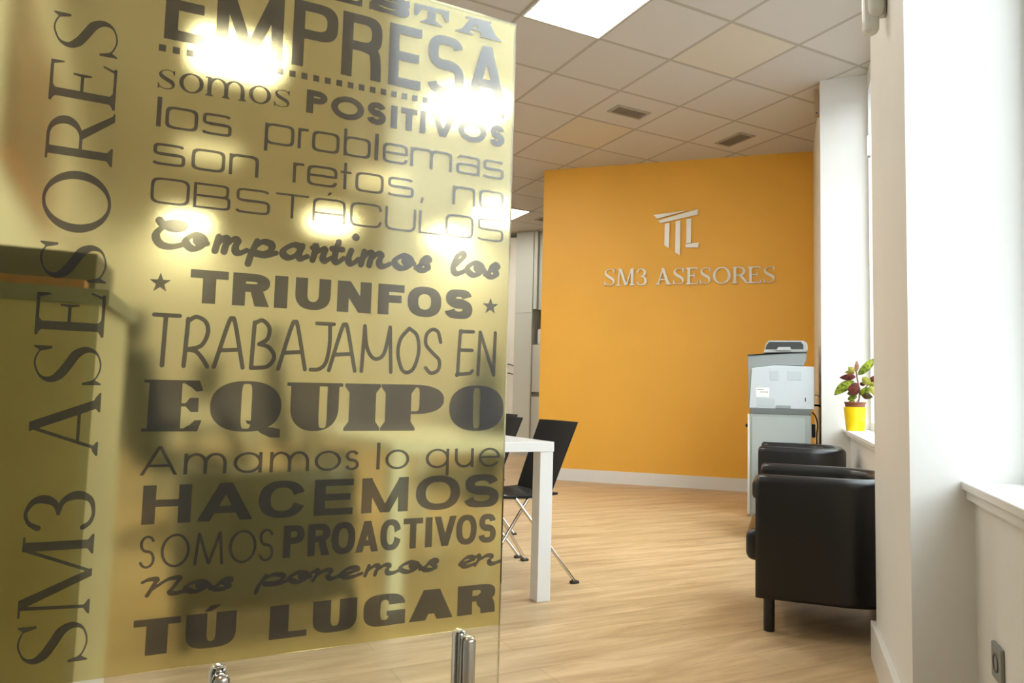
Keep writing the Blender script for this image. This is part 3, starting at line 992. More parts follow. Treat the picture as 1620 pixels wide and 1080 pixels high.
SCRIPT = {
    'o': [[(.78, .92), (.48, 1.0), (.14, .68), (.10, .30), (.40, .0), (.76, .14), (.95, .52), (.84, .84), (.62, .80), (.62, .52), (.85, .40), (1.08, .46)]],
    'm': [[(.16, 1.02), (.05, .0)], [(.10, .45), (.30, .95), (.43, .88), (.38, .42), (.34, .0)], [(.40, .5), (.62, .95), (.76, .85), (.70, .40), (.73, .06), (.88, .02), (1.08, .25)]],
    'n': [[(.0, .85), (.20, 1.0), (.17, .55), (.05, .0)], [(.15, .5), (.5, .97), (.70, .85), (.60, .30), (.74, .02), (1.08, .25)]],
    'p': [[(.34, 1.0), (.14, .1), (.02, -.72)], [(.26, .6), (.55, .98), (.88, .88), (.90, .48), (.62, .12), (.32, .10), (.7, .0), (1.10, .25)]],
    'a': [[(.88, .85), (.55, 1.0), (.15, .62), (.10, .22), (.34, .0), (.66, .25), (.92, .95)], [(.92, .98), (.78, .32), (.86, .02), (1.15, .22)]],
    'r': [[(.08, .92), (.28, 1.02), (.20, .4), (.12, .0)], [(.22, .5), (.55, .80), (.80, .85), (.70, .25), (.84, .02), (1.15, .25)]],
    't': [[(.62, 1.55), (.35, .55), (.36, .08), (.65, .02), (1.08, .35)], [(.10, 1.0), (.95, 1.0)]],
    'i': [[(.45, 1.0), (.22, .35), (.36, .02), (.70, .05), (1.12, .4)]],
    's': [[(-.05, .12), (.30, .40), (.50, .88), (.74, 1.02), (.92, .86), (.74, .66)], [(.56, .78), (.76, .48), (.84, .20), (.60, .0), (.28, .02), (.14, .14)]],
    'l': [[(.10, .45), (.55, .95), (.90, 1.45), (.78, 1.68), (.45, 1.45), (.16, .62), (.20, .12), (.50, .0), (1.08, .3)]],
    'e': [[(.0, .25), (.45, .45), (.86, .72), (.74, .98), (.42, .94), (.12, .48), (.24, .06), (.58, .0), (1.08, .28)]],
    'C': [[(.12, 1.75), (.22, 1.52)], [(.22, 1.45), (.5, 1.68), (.90, 1.62), (.92, 1.32), (.60, 1.26), (.35, 1.40)], [(.45, 1.55), (.12, 1.10), (.02, .60), (.2, .10), (.60, .0), (1.15, .35)]],
    'N': [[(.02, 1.42), (.16, 1.66), (.34, 1.60), (.28, 1.0), (.14, .0)], [(.26, .65), (.62, 1.52), (.88, 1.55), (.80, .9), (.68, .22), (.80, .0), (1.10, .20)]],
}
_gc = {}


def letter_prims(ch, W, s):
    if s.kind == 'hand':
        r = s.sv / 2
        prims = []
        for st in HAND[ch]:
            q = [(r + x * (W - 2 * r), r + y * (1 - 2 * r)) for x, y in st]
            p = [tuple(v) for v in (catmull(q, 8) if len(q) > 2 and ch != 'N' else q)]
            prims.append(('s', p, [r] * len(p)))
    elif s.kind == 'script':
        r = s.sv / 2
        prims = []
        for st in SCRIPT[ch]:
            q = [(r * 0.6 + x * (W - 1.2 * r), y * (1 - 2 * r) + r) for x, y in st]
            p = [tuple(v) for v in catmull(q, 8)]
            k = s.sh / s.sv
            rs = []
            for i in range(len(p)):
                a, b_ = p[max(0, i - 1)], p[min(len(p) - 1, i + 1)]
                dx, dy = b_[0] - a[0], b_[1] - a[1]
                L = math.hypot(dx, dy) + 1e-9
                c = abs(dx * 0.80 + dy * 0.6) / L
                rs.append(r * (1 - (1 - k) * c ** 3))
            prims.append(('s', p, rs))
        if ch == 'i':
            prims.append(('+', sell(W * 0.72, 1.50, W * 0.24, 0.19, 2)[:-1]))
    else:
        prims = glyph(ch, W, s)
    return prims


def field_loops(prims):
    h = 1 / 72.0
    allx = [q[0] for p in prims for q in p[1] if p[0] != '-']; ally = [q[1] for p in prims for q in p[1] if p[0] != '-']
    rad = [max(p[2]) for p in prims if p[0][0] == 's']
    pad = 0.04 + (max(rad) if rad else 0)
    x0, x1, y0, y1 = min(allx) - pad, max(allx) + pad, min(ally) - pad, max(ally) + pad
    nx, ny = int((x1 - x0) / h) + 2, int((y1 - y0) / h) + 2
    x0 += 0.00037; y0 += 0.00041
    X, Y = np.meshgrid(x0 + np.arange(nx) * h, y0 + np.arange(ny) * h)
    f = np.full(X.shape, 1e3)
    for p in prims:
        k = pad + 0.05
        xs_ = [q[0] for q in p[1]]
        i0, i1 = max(0, int((min(xs_) - k - x0) / h)), min(nx, int((max(xs_) + k - x0) / h) + 2)
        sl = (slice(None), slice(i0, i1))
        d = prim_sdf(X[sl], Y[sl], p)
        f[sl] = np.maximum(f[sl], -d) if p[0] == '-' else np.minimum(f[sl], d)
    f[0, :] = f[-1, :] = 1; f[:, 0] = f[:, -1] = 1
    f[f == 0] = 1e-6
    return contours(f, x0, y0, h)


def letter_loops(ch, W, s):
    key = (ch, round(W, 2), id(s))
    if key not in _gc:
        _gc[key] = field_loops(letter_prims(ch, W, s))
    return _gc[key]


def inside(pt, lp):
    x, y = pt; c = False
    for (ax, ay), (bx, by) in zip(lp, lp[1:] + lp[:1]):
        if (ay > y) != (by > y) and x < (bx - ax) * (y - ay) / (by - ay) + ax:
            c = not c
    return c


def add_loops(bm, loops, fn, depth=0.0, nrm=None):
    """fill nested loops: every outer loop with its own holes"""
    if len(loops) > 1:
        par = [[j for j in range(len(loops)) if j != i and inside(loops[i][0], loops[j])] for i in range(len(loops))]
        for i in range(len(loops)):
            if len(par[i]) % 2 == 0:
                holes = [loops[j] for j in range(len(loops)) if len(par[j]) == len(par[i]) + 1 and i in par[j]]
                fill_loops(bm, [loops[i]] + holes, fn, depth, nrm)
    else:
        fill_loops(bm, loops, fn, depth, nrm)


def fill_loops(bm, loops, fn, depth=0.0, nrm=None):
    """fill loops mapped to 3D by fn; extruded by depth along nrm (fn gives the back face)"""
    if not loops:
        return
    flat = [q for l in loops for q in l]
    tris = tessellate_polygon([[Vector((q[0], q[1], 0)) for q in l] for l in loops])
    off = Vector(nrm) * depth if depth else Vector((0, 0, 0))
    top = [bm.verts.new(Vector(fn(q)) + off) for q in flat]
    for t in tris:
        try:
            bm.faces.new([top[i] for i in t])
        except ValueError:
            pass
    if depth:
        bot = [bm.verts.new(fn(q)) for q in flat]
        for t in tris:
            try:
                bm.faces.new([bot[i] for i in reversed(t)])
            except ValueError:
                pass
        k = 0
        for l in loops:
            n = len(l)
            for i in range(n):
                a, b_ = k + i, k + (i + 1) % n
                bm.faces.new((top[a], top[b_], bot[b_], bot[a]))
            k += n


# ---------------------------------------------------------------- the glass partition
GE = RT * (-0.026) + FW * 2.0                                    # foot of its free edge
GN = np.array([DA[1], -DA[0], 0.0])                              # towards the camera
OFF = 0.0045


def gpt(u, z, off=OFF):
    p = GE + DA * u + ZV * z + GN * off
    return (p[0], p[1], p[2])


def guz(x, y):
    p = onplane(x, y, GE + GN * OFF, GN)
    return float(np.dot(p - GE, DA)), float(p[2])


glass = thing('glass_partition', 'tall frosted yellow glass panel covered in grey slogans', 'glass partition', (0, 0, 0))
UL, UR, ZB, ZT = -1.50, 0.0165, 0.10, 2.017


def gbox(u0, u1, z0, z1, o0, o1, bm=None):
    bm = bm or B()
    t = bmesh.new()
    v = [t.verts.new(gpt(u, z, o)) for u, z, o in ((u0, z0, o0), (u1, z0, o0), (u1, z0, o1), (u0, z0, o1), (u0, z1, o0), (u1, z1, o0), (u1, z1, o1), (u0, z1, o1))]
    for f in ((0, 3, 2, 1), (4, 5, 6, 7), (0, 1, 5, 4), (1, 2, 6, 5), (2, 3, 7, 6), (3, 0, 4, 7)):
        t.faces.new([v[i] for i in f])
    merge(bm, t)
    return bm


part('glass_pane', gbox(UL, UR, ZB, ZT, -0.010, 0.0), M_pane, glass, 'clear glass pane with greenish edge')
part('frosted_film', gbox(UL, UR - 0.003, 0.334, ZT - 0.002, 0.0008, 0.0026), M_film, glass, 'translucent yellow frosted film')


def row(name, text, base, top, spans, s, label):
    """text row: base/top = two photo points each on the baseline / letter-top line, spans = x extents at the baseline"""
    (ub0, zb0), (ub1, zb1) = guz(*base[0]), guz(*base[1])
    (ut0, zt0), (ut1, zt1) = guz(*top[0]), guz(*top[1])
    sl = (base[1][1] - base[0][1]) / (base[1][0] - base[0][0])
    bm = B()
    if s.kind == 'script':
        u0 = guz(*base[0])[0]; um = ub1
        hgt = ((zt0 - zb0) + (zt1 - zb1)) / 2
        prims = []
        for ch, (x0, x1) in zip(text, spans):
            ua_ = guz(x0, base[0][1] + sl * (x0 - base[0][0]))[0]; ub_ = guz(x1, base[0][1] + sl * (x1 - base[0][0]))[0]
            for p in letter_prims(ch, (ub_ - ua_) / hgt, s):
                prims.append((p[0], [(q[0] + (ua_ - u0) / hgt, q[1]) for q in p[1]]) + tuple(p[2:]))

        def fs(q):
            u = u0 + q[0] * hgt
            zb = zb0 + (zb1 - zb0) * (u - ub0) / (ub1 - ub0); zt = zt0 + (zt1 - zt0) * (u - ut0) / (ut1 - ut0)
            return gpt(u, zb + (zt - zb) * q[1])
        add_loops(bm, field_loops(prims), fs)
        return part(name, bm, M_vinyl, glass, label)
    for ch, (x0, x1) in zip(text, spans):
        u0 = guz(x0, base[0][1] + sl * (x0 - base[0][0]))[0]; u1 = guz(x1, base[0][1] + sl * (x1 - base[0][0]))[0]
        uc = (u0 + u1) / 2
        hgt = (zt0 + (zt1 - zt0) * (uc - ut0) / (ut1 - ut0)) - (zb0 + (zb1 - zb0) * (uc - ub0) / (ub1 - ub0))
        W = (u1 - u0) / hgt

        def fn(q):
            u = u0 + q[0] * hgt
            zb = zb0 + (zb1 - zb0) * (u - ub0) / (ub1 - ub0); zt = zt0 + (zt1 - zt0) * (u - ut0) / (ut1 - ut0)
            return gpt(u, zb + (zt - zb) * q[1])
        add_loops(bm, letter_loops(ch, W, s), fn)
    return part(name, bm, M_vinyl, glass, label)


ST = {
    'esta': Style(0.46, 0.24, 2.2, kind='slab'),
    'emp': Style(0.165, 0.145, 3.0),
    'pos': Style(0.29, 0.25, 2.0),
    'sq': Style(0.15, 0.115, 5.0, kind='square', asc=1.36, desc=-0.36),
    'sqc': Style(0.11, 0.085, 5.0, kind='square'),
    'som': Style(0.20, 0.075, 2.0, serif=(0.10, 0.045), kind='serif'),
    'tri': Style(0.37, 0.25, 2.4),
    'trab': Style(0.078, 0.078, kind='hand'),
    'equ': Style(0.58, 0.06, 2.3, serif=(0.10, 0.075), ni=5.0, kind='fat'),
    'ama': Style(0.165, 0.115, 2.0, asc=1.37, desc=-0.40),
    'amA': Style(0.115, 0.085, 2.0),
    'hac': Style(0.31, 0.185, 2.3),
    'sth': Style(0.085, 0.07, 2.0, kind='pointed'),
    'pro': Style(0.225, 0.19, 2.4),
    'sc1': Style(0.36, 0.23, kind='script'),
    'sc2': Style(0.38, 0.19, kind='script'),
    'lug': Style(0.56, 0.19, 3.0),
    'ser': Style(0.145, 0.048, 2.0, serif=(0.09, 0.034), thin=0.055, kind='serif'),
    'sgn': Style(0.15, 0.06, 2.0, serif=(0.085, 0.04), thin=0.075, kind='serif'),
}
row('lettering', 'ESTA', ((529, 0), (794, 67)), ((560, -20), (775, 34.2)), ((515, 573), (584, 648), (655, 710), (719, 795)), ST['esta'], 'grey slab lettering reading ESTA cut by the glass top')
row('lettering', 'EMPRESA', ((259, 60), (800, 171)), ((265, -53), (803, 81)), ((259, 325), (340, 446), (461, 532), (539, 602), (613.5, 665), (674.5, 733), (737, 800)), ST['emp'], 'large grey condensed lettering reading EMPRESA')
nd = 31
dots = B()
dbase, dtop = ((256.7, 80.8), (794.4, 187)), ((256.7, 70.2), (794.4, 178.3))
ua, za = guz(*dbase[0]); ub, zb_ = guz(*dbase[1]); uc_, zc_ = guz(*dtop[0]); ud_, zd_ = guz(*dtop[1])
for k in range(nd):
    f_ = k / (nd - 1); u = ua + (ub - ua) * f_; hw = (zc_ - za) / 2 * 0.95
    z0, z1 = za + (zb_ - za) * f_, zc_ + (zd_ - zc_) * f_
    add_loops(dots, [[(u - hw, z0), (u + hw, z0), (u + hw, z1), (u - hw, z1)]], lambda q: gpt(q[0], q[1]))
part('dotted_line', dots, M_vinyl, glass, 'row of small grey squares under EMPRESA')
row('lettering', 'somos', ((249, 139), (459, 171.5)), ((249, 107), (459, 144)), ((248.5, 277.5), (282.5, 321.5), (324, 389.5), (393, 428), (432.5, 459)), ST['som'], 'grey serif lettering reading somos')
row('lettering', 'POSITIVOS', ((484, 177.5), (798, 233.5)), ((484, 140.5), (798, 200)), ((484, 517), (523, 575.5), (580, 610), (618, 628), (634, 659.5), (664, 673), (681, 720), (724.5, 769), (775, 798)), ST['pos'], 'bold grey lettering reading POSITIVOS')
row('lettering', 'losproblemas', ((249, 199.5), (797, 285)), ((249, 164.6), (797, 256.3)),
    ((246.5, 254), (260.5, 312.5), (318, 366), (418, 465), (470.5, 487), (493, 536.5), (543, 586), (592, 598), (605, 645), (649, 715), (722, 759), (763.5, 797)), ST['sq'], 'thin grey lettering reading los problemas')
row('lettering', 'sonretosno', ((240, 258.7), (797, 333)), ((240, 224), (797, 304.8)),
    ((239.5, 292.5), (302, 355.5), (361.5, 408.5), (462.5, 480), (485, 533), (538, 555), (561.5, 606.5), (612, 654.5), (716, 752), (757.5, 796.5)), ST['sq'], 'thin grey lettering reading son retos no')
row('comma', ',', ((665.5, 321), (671, 321.7)), ((666, 312), (671.5, 312.6)), ((665.5, 670.5),), ST['sq'], 'small grey comma')
row('lettering', 'OBSTACULOS', ((236, 319.5), (797, 384)), ((236, 278.5), (797, 349)),
    ((237, 299), (305, 364), (371, 426.5), (435, 487.5), (493.5, 546), (553, 603.5), (608.5, 657.5), (662, 705), (704, 748.5), (754, 796)), ST['sqc'], 'thin grey capitals reading OBSTACULOS')
row('accent', "'", ((518, 309), (527, 310)), ((518, 304), (527, 305)), ((518, 526),), ST['sq'], 'small grey accent mark')
row('lettering', 'Compartimoslos', ((240, 393.5), (790, 444)), ((240, 358), (790, 414.5)),
    ((240, 294), (286, 328), (333, 390), (388, 436), (440, 484), (487, 522), (519, 545), (543, 568), (565, 616), (618, 655), (655, 683), (710.5, 738), (734, 767), (765, 791)), ST['sc1'], 'grey script lettering reading Compartimos los')
row('lettering', 'TRIUNFOS', ((298, 478.2), (747, 505.5)), ((298, 425), (747, 459.5)),
    ((299, 359.5), (366.5, 425.5), (433, 454), (466, 522), (532.5, 586.5), (597, 638.5), (644, 697.5), (703, 747)), ST['tri'], 'heavy grey lettering reading TRIUNFOS')
row('star', '*', ((235, 461.5), (270, 463)), ((235, 429.5), (270, 431.5)), ((235.5, 269.5),), ST['sq'], 'left grey star beside TRIUNFOS')
row('star', '*', ((763, 496), (788, 497.5)), ((763, 470), (788, 471.5)), ((763, 788),), ST['sq'], 'right grey star beside TRIUNFOS')
row('lettering', 'TRABAJAMOSEN', ((235, 580.5), (787, 596)), ((235, 493.5), (787, 524)),
    ((235, 283), (285, 331), (334.5, 387), (393.5, 436), (436.5, 486), (488, 528), (517, 564), (568.5, 621), (625.5, 664), (667.5, 698), (720.5, 749.5), (753.5, 785)), ST['trab'], 'thin hand drawn lettering reading TRABAJAMOS EN')
row('lettering', 'EQUIPO', ((223, 682.5), (796, 680.5)), ((223, 600), (796, 611)), ((223, 318), (330, 443), (451, 540), (543, 600), (604, 701), (709.5, 795.5)), ST['equ'], 'fat grey serif lettering reading EQUIPO')
row('lettering', 'A', ((221, 752), (791, 737.6)), ((221, 706), (791, 697)), ((220.5, 280.5),), ST['amA'], 'thin grey capital A')
row('lettering', 'mamosloque', ((221, 752), (791, 737.6)), ((221, 718.5), (791, 708)),
    ((290, 358), (368.5, 414), (426, 488.5), (497, 539), (545.5, 567.5), (595, 600.5), (609, 647), (673, 710), (719, 749), (757, 791)), ST['ama'], 'thin grey lettering reading mamos lo que after the A')
row('lettering', 'HACEMOS', ((223, 830), (788, 800.8)), ((223, 768), (788, 749.5)), ((223, 301), (310.5, 399), (408, 482), (496, 557.5), (571, 645), (657, 727), (733.5, 788.5)), ST['hac'], 'heavy grey lettering reading HACEMOS')
row('lettering', 'SOMOS', ((218, 900), (432, 887)), ((218, 848), (432, 836)), ((218, 244), (252.5, 299), (305.5, 353), (361, 404.5), (408, 432)), ST['sth'], 'thin grey lettering reading SOMOS')
row('lettering', 'PROACTIVOS', ((447, 883), (784, 857.2)), ((447, 832), (784, 811.5)),
    ((447, 480.5), (486, 521), (523.5, 561), (562, 598), (600.5, 633.5), (637, 668), (672, 683), (686, 721), (721, 753.5), (756.5, 784)), ST['pro'], 'bold grey lettering reading PROACTIVOS')
row('lettering', 'Nosponemosen', ((220, 948), (790, 895)), ((220, 923.5), (790, 872)),
    ((219, 293), (287, 332), (330, 369.5), (401, 454), (453, 491), (490, 538), (534, 572), (572, 630), (628, 665), (663, 695), (724.5, 754), (747, 791)), ST['sc2'], 'wide grey script lettering reading Nos ponemos en')
row('lettering', 'TULUGAR', ((209, 1040), (783, 967)), ((209, 982), (783, 921.5)), ((208, 283.5), (292, 372), (425, 484.5), (493.5, 563.5), (574, 640.5), (646.5, 716), (723, 782.5)), ST['lug'], 'heavy grey lettering reading TU LUGAR')
row('accent', "'", ((322, 968), (356, 963.5)), ((322, 959), (356, 954.5)), ((323, 352),), ST['lug'], 'grey accent mark over the U')

# the vertical word, read upwards
ubase = guz(142.2, 967.5)[0], guz(185.6, 108)[0]
ucap = guz(27.8, 978.6)[0], guz(80.6, 90.3)[0]
zlo, zhi = guz(142.2, 967.5)[1], guz(185.6, 108)[1]
vert = B()
for ch, pa, pb in (('S', (50, 1056), (108, 980)), ('M', (142, 967.5), (146, 844)), ('3', (122, 836), (114, 774.5)), ('A', (149, 721), (152.8, 620.8)), ('S', (77.7, 609), (121.8, 543.9)),
                   ('E', (157, 533.6), (161, 464)), ('S', (89, 444), (130.6, 382)), ('O', (119.4, 367.8), (114, 269)), ('R', (173.6, 264), (179, 182)), ('E', (180.6, 175), (185.6, 108.3)), ('S', (122, 82), (152.8, 27))):
    z0, z1 = guz(*pa)[1], guz(*pb)[1]
    zc = (z0 + z1) / 2; f_ = (zc - zlo) / (zhi - zlo)
    u_b = ubase[0] + (ubase[1] - ubase[0]) * f_; u_c = ucap[0] + (ucap[1] - ucap[0]) * f_
    hgt = u_b - u_c
    add_loops(vert, letter_loops(ch, (z1 - z0) / hgt, ST['ser']), lambda q: gpt(u_b - q[1] * hgt, z0 + q[0] * hgt))
part('lettering', vert, M_vinyl, glass, 'tall grey serif lettering reading upwards along the left')


# ---------------------------------------------------------------- glass clamp posts
def clamp_post(u, ztop, label):
    c = GE + DA * u
    t = thing('glass_clamp', label, 'glass clamp', (c[0], c[1], 0), GRID_ROT, 'steel posts clamping the glass')
    for s_ in (1, -1):
        b = B(); y = -s_ * 0.029 - 0.005 * 0
        lathe(b, [(0, 0), (0.034, 0), (0.034, 0.008), (0.0195, 0.010), (0.0195, ztop - 0.004), (0.0175, ztop), (0, ztop)], 0, y)
        p = part('post', b, M_steel, t, smooth=True)
        cpb = B(); lathe(cpb, [(0, ztop - 0.0), (0.0165, ztop), (0.0165, ztop + 0.004), (0.014, ztop + 0.006), (0.010, ztop + 0.0045), (0, ztop + 0.0045)], 0, y)
        part('cap', cpb, M_chrome, p, smooth=True)
    ax = B(); tube(ax, [(0, -0.03, ztop - 0.09), (0, 0.03, ztop - 0.09)], 0.006)
    part('bolt', ax, M_chrome, t)


ul_, zl_ = guz(348, 1056)
ur_, zr_ = guz(735, 1003)
clamp_post(ul_, zl_ - 0.012, 'pair of short steel posts below TU LUGAR at the left')
clamp_post(ur_, zr_ - 0.004, 'pair of short steel posts near the free glass edge')

# ---------------------------------------------------------------- wall sign
def spt(u, z, off=0.0):
    p = OA + OT * u + ZV * z + ON * off
    return (p[0], p[1], p[2])


def suz(x, y):
    p = onplane(x, y, OA, ON)
    return float(np.dot(p - OA, OT)), float(p[2])


sign_group = 'raised steel letters and logo on the orange wall'
sb, stp = ((956, 452.5), (1225, 447.5)), ((956, 426), (1225, 421.5))
(sb0, sz0), (sb1, sz1) = suz(*sb[0]), suz(*sb[1]); (st0, tz0), (st1, tz1) = suz(*stp[0]), suz(*stp[1])
sgn = thing('wall_sign', 'raised steel letters below a pillar-shaped logo on the orange wall', 'wall sign', spt(0, 0))
sgl = np.array(spt(0, 0))
# letter extents measured from the photo (x in the crop / 5.226 + 930)
lx = [(135, 228), (240, 390), (408, 490), (562, 690), (703, 798), (812, 912), (925, 1018), (1034, 1180), (1192, 1325), (1322, 1435), (1448, 1550)]
for ch, (a_, b_) in zip('SM3ASESORES', lx):
    x0, x1 = 930 + a_ / 5.226, 930 + b_ / 5.226
    yb = sb[0][1] + (sb[1][1] - sb[0][1]) * (x0 - sb[0][0]) / (sb[1][0] - sb[0][0])
    u0, u1 = suz(x0, yb)[0], suz(x1, yb)[0]
    f_ = ((u0 + u1) / 2 - sb0) / (sb1 - sb0); zb = sz0 + (sz1 - sz0) * f_; zt = tz0 + (tz1 - tz0) * f_; hgt = zt - zb
    bm = B()
    add_loops(bm, letter_loops(ch, (u1 - u0) / hgt, ST['sgn']), lambda q: tuple(np.array(spt(u0 + q[0] * hgt, zb + q[1] * hgt, 0.004)) - sgl), 0.018, ON)
    part('raised_letter', bm, M_steelface, sgn)
for pts in ([(545, 160), (825, 122), (575, 190)], [(582, 206), (912, 112), (910, 156), (600, 228)], [(638, 232), (677, 226), (672, 435), (634, 410)], [(728, 212), (766, 206), (762, 492), (722, 468)],
            [(816, 194), (856, 190), (852, 388), (814, 398)], [(808, 402), (918, 386), (912, 428), (810, 428)]):
    loop = [suz(930 + x / 5.226, 310 + y / 5.226) for x, y in pts]
    bm = B(); add_loops(bm, [loop], lambda q: tuple(np.array(spt(q[0], q[1], 0.004)) - sgl), 0.018, ON)
    part('logo_bar', bm, M_steelface, sgn)

# ---------------------------------------------------------------- table
TC = onz(868, 951, 0.0)                       # outer corner of the near right leg
TC = np.array([TC[0], TC[1], 0]) + DA * 0.012
tb_rot = math.atan2(DB[1], DB[0])             # local x along DB, local y along -DA
TH = 0.738
tbl = thing('white_table', 'glossy white meeting table with square legs beside the glass edge', 'table', tuple(TC), tb_rot)
TL, TW = 1.75, 0.80
b = B(); box(b, 0, TL, 0, TW, TH - 0.046, TH, 0.002); part('tabletop', b, M_table, tbl)
for (x, y) in ((0.003, 0.003), (0.003, TW - 0.073), (TL - 0.073, 0.003), (TL - 0.073, TW - 0.073)):
    b = B(); box(b, x, x + 0.07, y, y + 0.07, 0, TH - 0.046, 0.002); part('leg', b, M_table, tbl)


# ---------------------------------------------------------------- meeting chairs
def build_chair(label):
    """local: seat faces -y, back at +y, base on the floor"""
    t = thing('meeting_chair', label, 'chair')
    w = 0.40
    # seat shell, slightly dished
    b = B(); rows = []
    for j in range(13):
        v = j / 12; y = -0.23 + 0.44 * v
        z = 0.452 - 0.012 * math.sin(PI * v) - 0.03 * max(0, 0.18 - v) / 0.18
        ww = w * (0.98 - 0.05 * v)
        rows.append([(ww * (u / 8 - 0.5), y, z - 0.008 * (1 - (2 * u / 8 - 1) ** 2)) for u in range(9)])
    sheet(b, rows, 0.011, (0, 0, -1))
    part('seat', b, M_chair, t, smooth=True)
    b = B(); rows = []
    for j in range(15):
        v = j / 14; z = 0.415 + 0.405 * v
        y = 0.175 + 0.155 * v ** 1.05
        ww = w * (0.90 + 0.10 * v)
        rows.append([(ww * (u / 10 - 0.5), y - 0.022 * (2 * u / 10 - 1) ** 2, z) for u in range(11)])
    sheet(b, rows, 0.011, (0, 1, 0))
    bk = part('backrest', b, M_chair, t, smooth=True)
    d = B()
    for i in range(5):
        for j in range(8):
            px, v = (i - 2) * 0.018, 0.18 + j * 0.06
            z = 0.415 + 0.405 * v; y = 0.175 + 0.155 * v ** 1.05
            lathe(d, [(0, -0.0015), (0.004, -0.0015), (0.004, 0.0005), (0, 0.0005)], 0, 0, 8) if False else None
            tmp = bmesh.new(); lathe(tmp, [(0, -0.001), (0.0042, -0.001), (0.0042, 0.001), (0, 0.001)], 0, 0, 8)
            merge(d, tmp, Matrix.Translation((px, y - 0.0015, z)) @ Matrix.Rotation(math.radians(70), 4, 'X'))
    part('perforation', d, mat('perforation_grey', (0.12, 0.115, 0.10), 0.6), bk, 'rows of small pale holes')
    fr = B()
    for s in (-1, 1):
        tube(fr, [(s * 0.165, -0.16, 0.428), (s * 0.165, 0.16, 0.428)], 0.009)
    tube(fr, [(-0.165, -0.05, 0.427), (0.165, -0.05, 0.427)], 0.009)
    tube(fr, [(-0.165, 0.10, 0.427), (0.165, 0.10, 0.427)], 0.009)
    part('seat_frame', fr, M_chrome, t, smooth=True)
    for s in (-1, 1):
        for (yt, yb) in ((0.045, -0.30), (-0.04, 0.27)):
            xx = s * (0.185 if yb < 0 else 0.20)
            lg = B(); tube(lg, [(xx * 0.93, yt, 0.43), (s * 0.27, yb, 0.012)], 0.0085, 14)
            l = part('leg', lg, M_chrome, t, smooth=True)
            ft = B(); box(ft, s * 0.27 - 0.014, s * 0.27 + 0.014, yb - 0.022, yb + 0.022, 0, 0.014, 0.004)
            part('foot_cap', ft, M_black, l)
    return t


def sheet(bm, rows, th, d):
    """grid of points thickened along d"""
    d = Vector(d); nr, nc = len(rows), len(rows[0])
    A = [[bm.verts.new(p) for p in r] for r in rows]
    C = [[bm.verts.new(Vector(p) + d * th) for p in r] for r in rows]
    for j in range(nr - 1):
        for i in range(nc - 1):
            bm.faces.new((A[j][i], A[j][i + 1], A[j + 1][i + 1], A[j + 1][i]))
            bm.faces.new((C[j][i], C[j + 1][i], C[j + 1][i + 1], C[j][i + 1]))
    for i in range(nc - 1):
        bm.faces.new((A[0][i], C[0][i], C[0][i + 1], A[0][i + 1])); bm.faces.new((A[-1][i + 1], C[-1][i + 1], C[-1][i], A[-1][i]))
    for j in range(nr - 1):
        bm.faces.new((A[j][0], A[j + 1][0], C[j + 1][0], C[j][0])); bm.faces.new((A[j][-1], C[j][-1], C[j + 1][-1], A[j + 1][-1]))


CH_ROT = GRID_ROT - PI / 2                    # local +y (the back) along DA
cg = 'black chrome-legged chairs around the white table'
mid = np.array([-1.235, 3.85, 0]) - DA * 0.27
ch0 = build_chair('black chair with chrome legs right behind the white table leg'); ch0['group'] = cg
ch0.location = tuple(mid); ch0.rotation_euler = (0, 0, CH_ROT)
dup(ch0, tuple(mid + DB * 0.62), CH_ROT, 'black chair peeking between glass edge and the nearer chair', cg)
dup(ch0, tuple(mid + DB * 1.26 + DA * 0.30), CH_ROT, 'black chair on the far table side hidden by frosted glass', cg)
nearside = TC - DA * (TW + 0.02)
dup(ch0, tuple(nearside + DB * 1.30 - DA * 0.20), CH_ROT + PI, 'dark chair blurred behind the glass near the letters QU', cg)


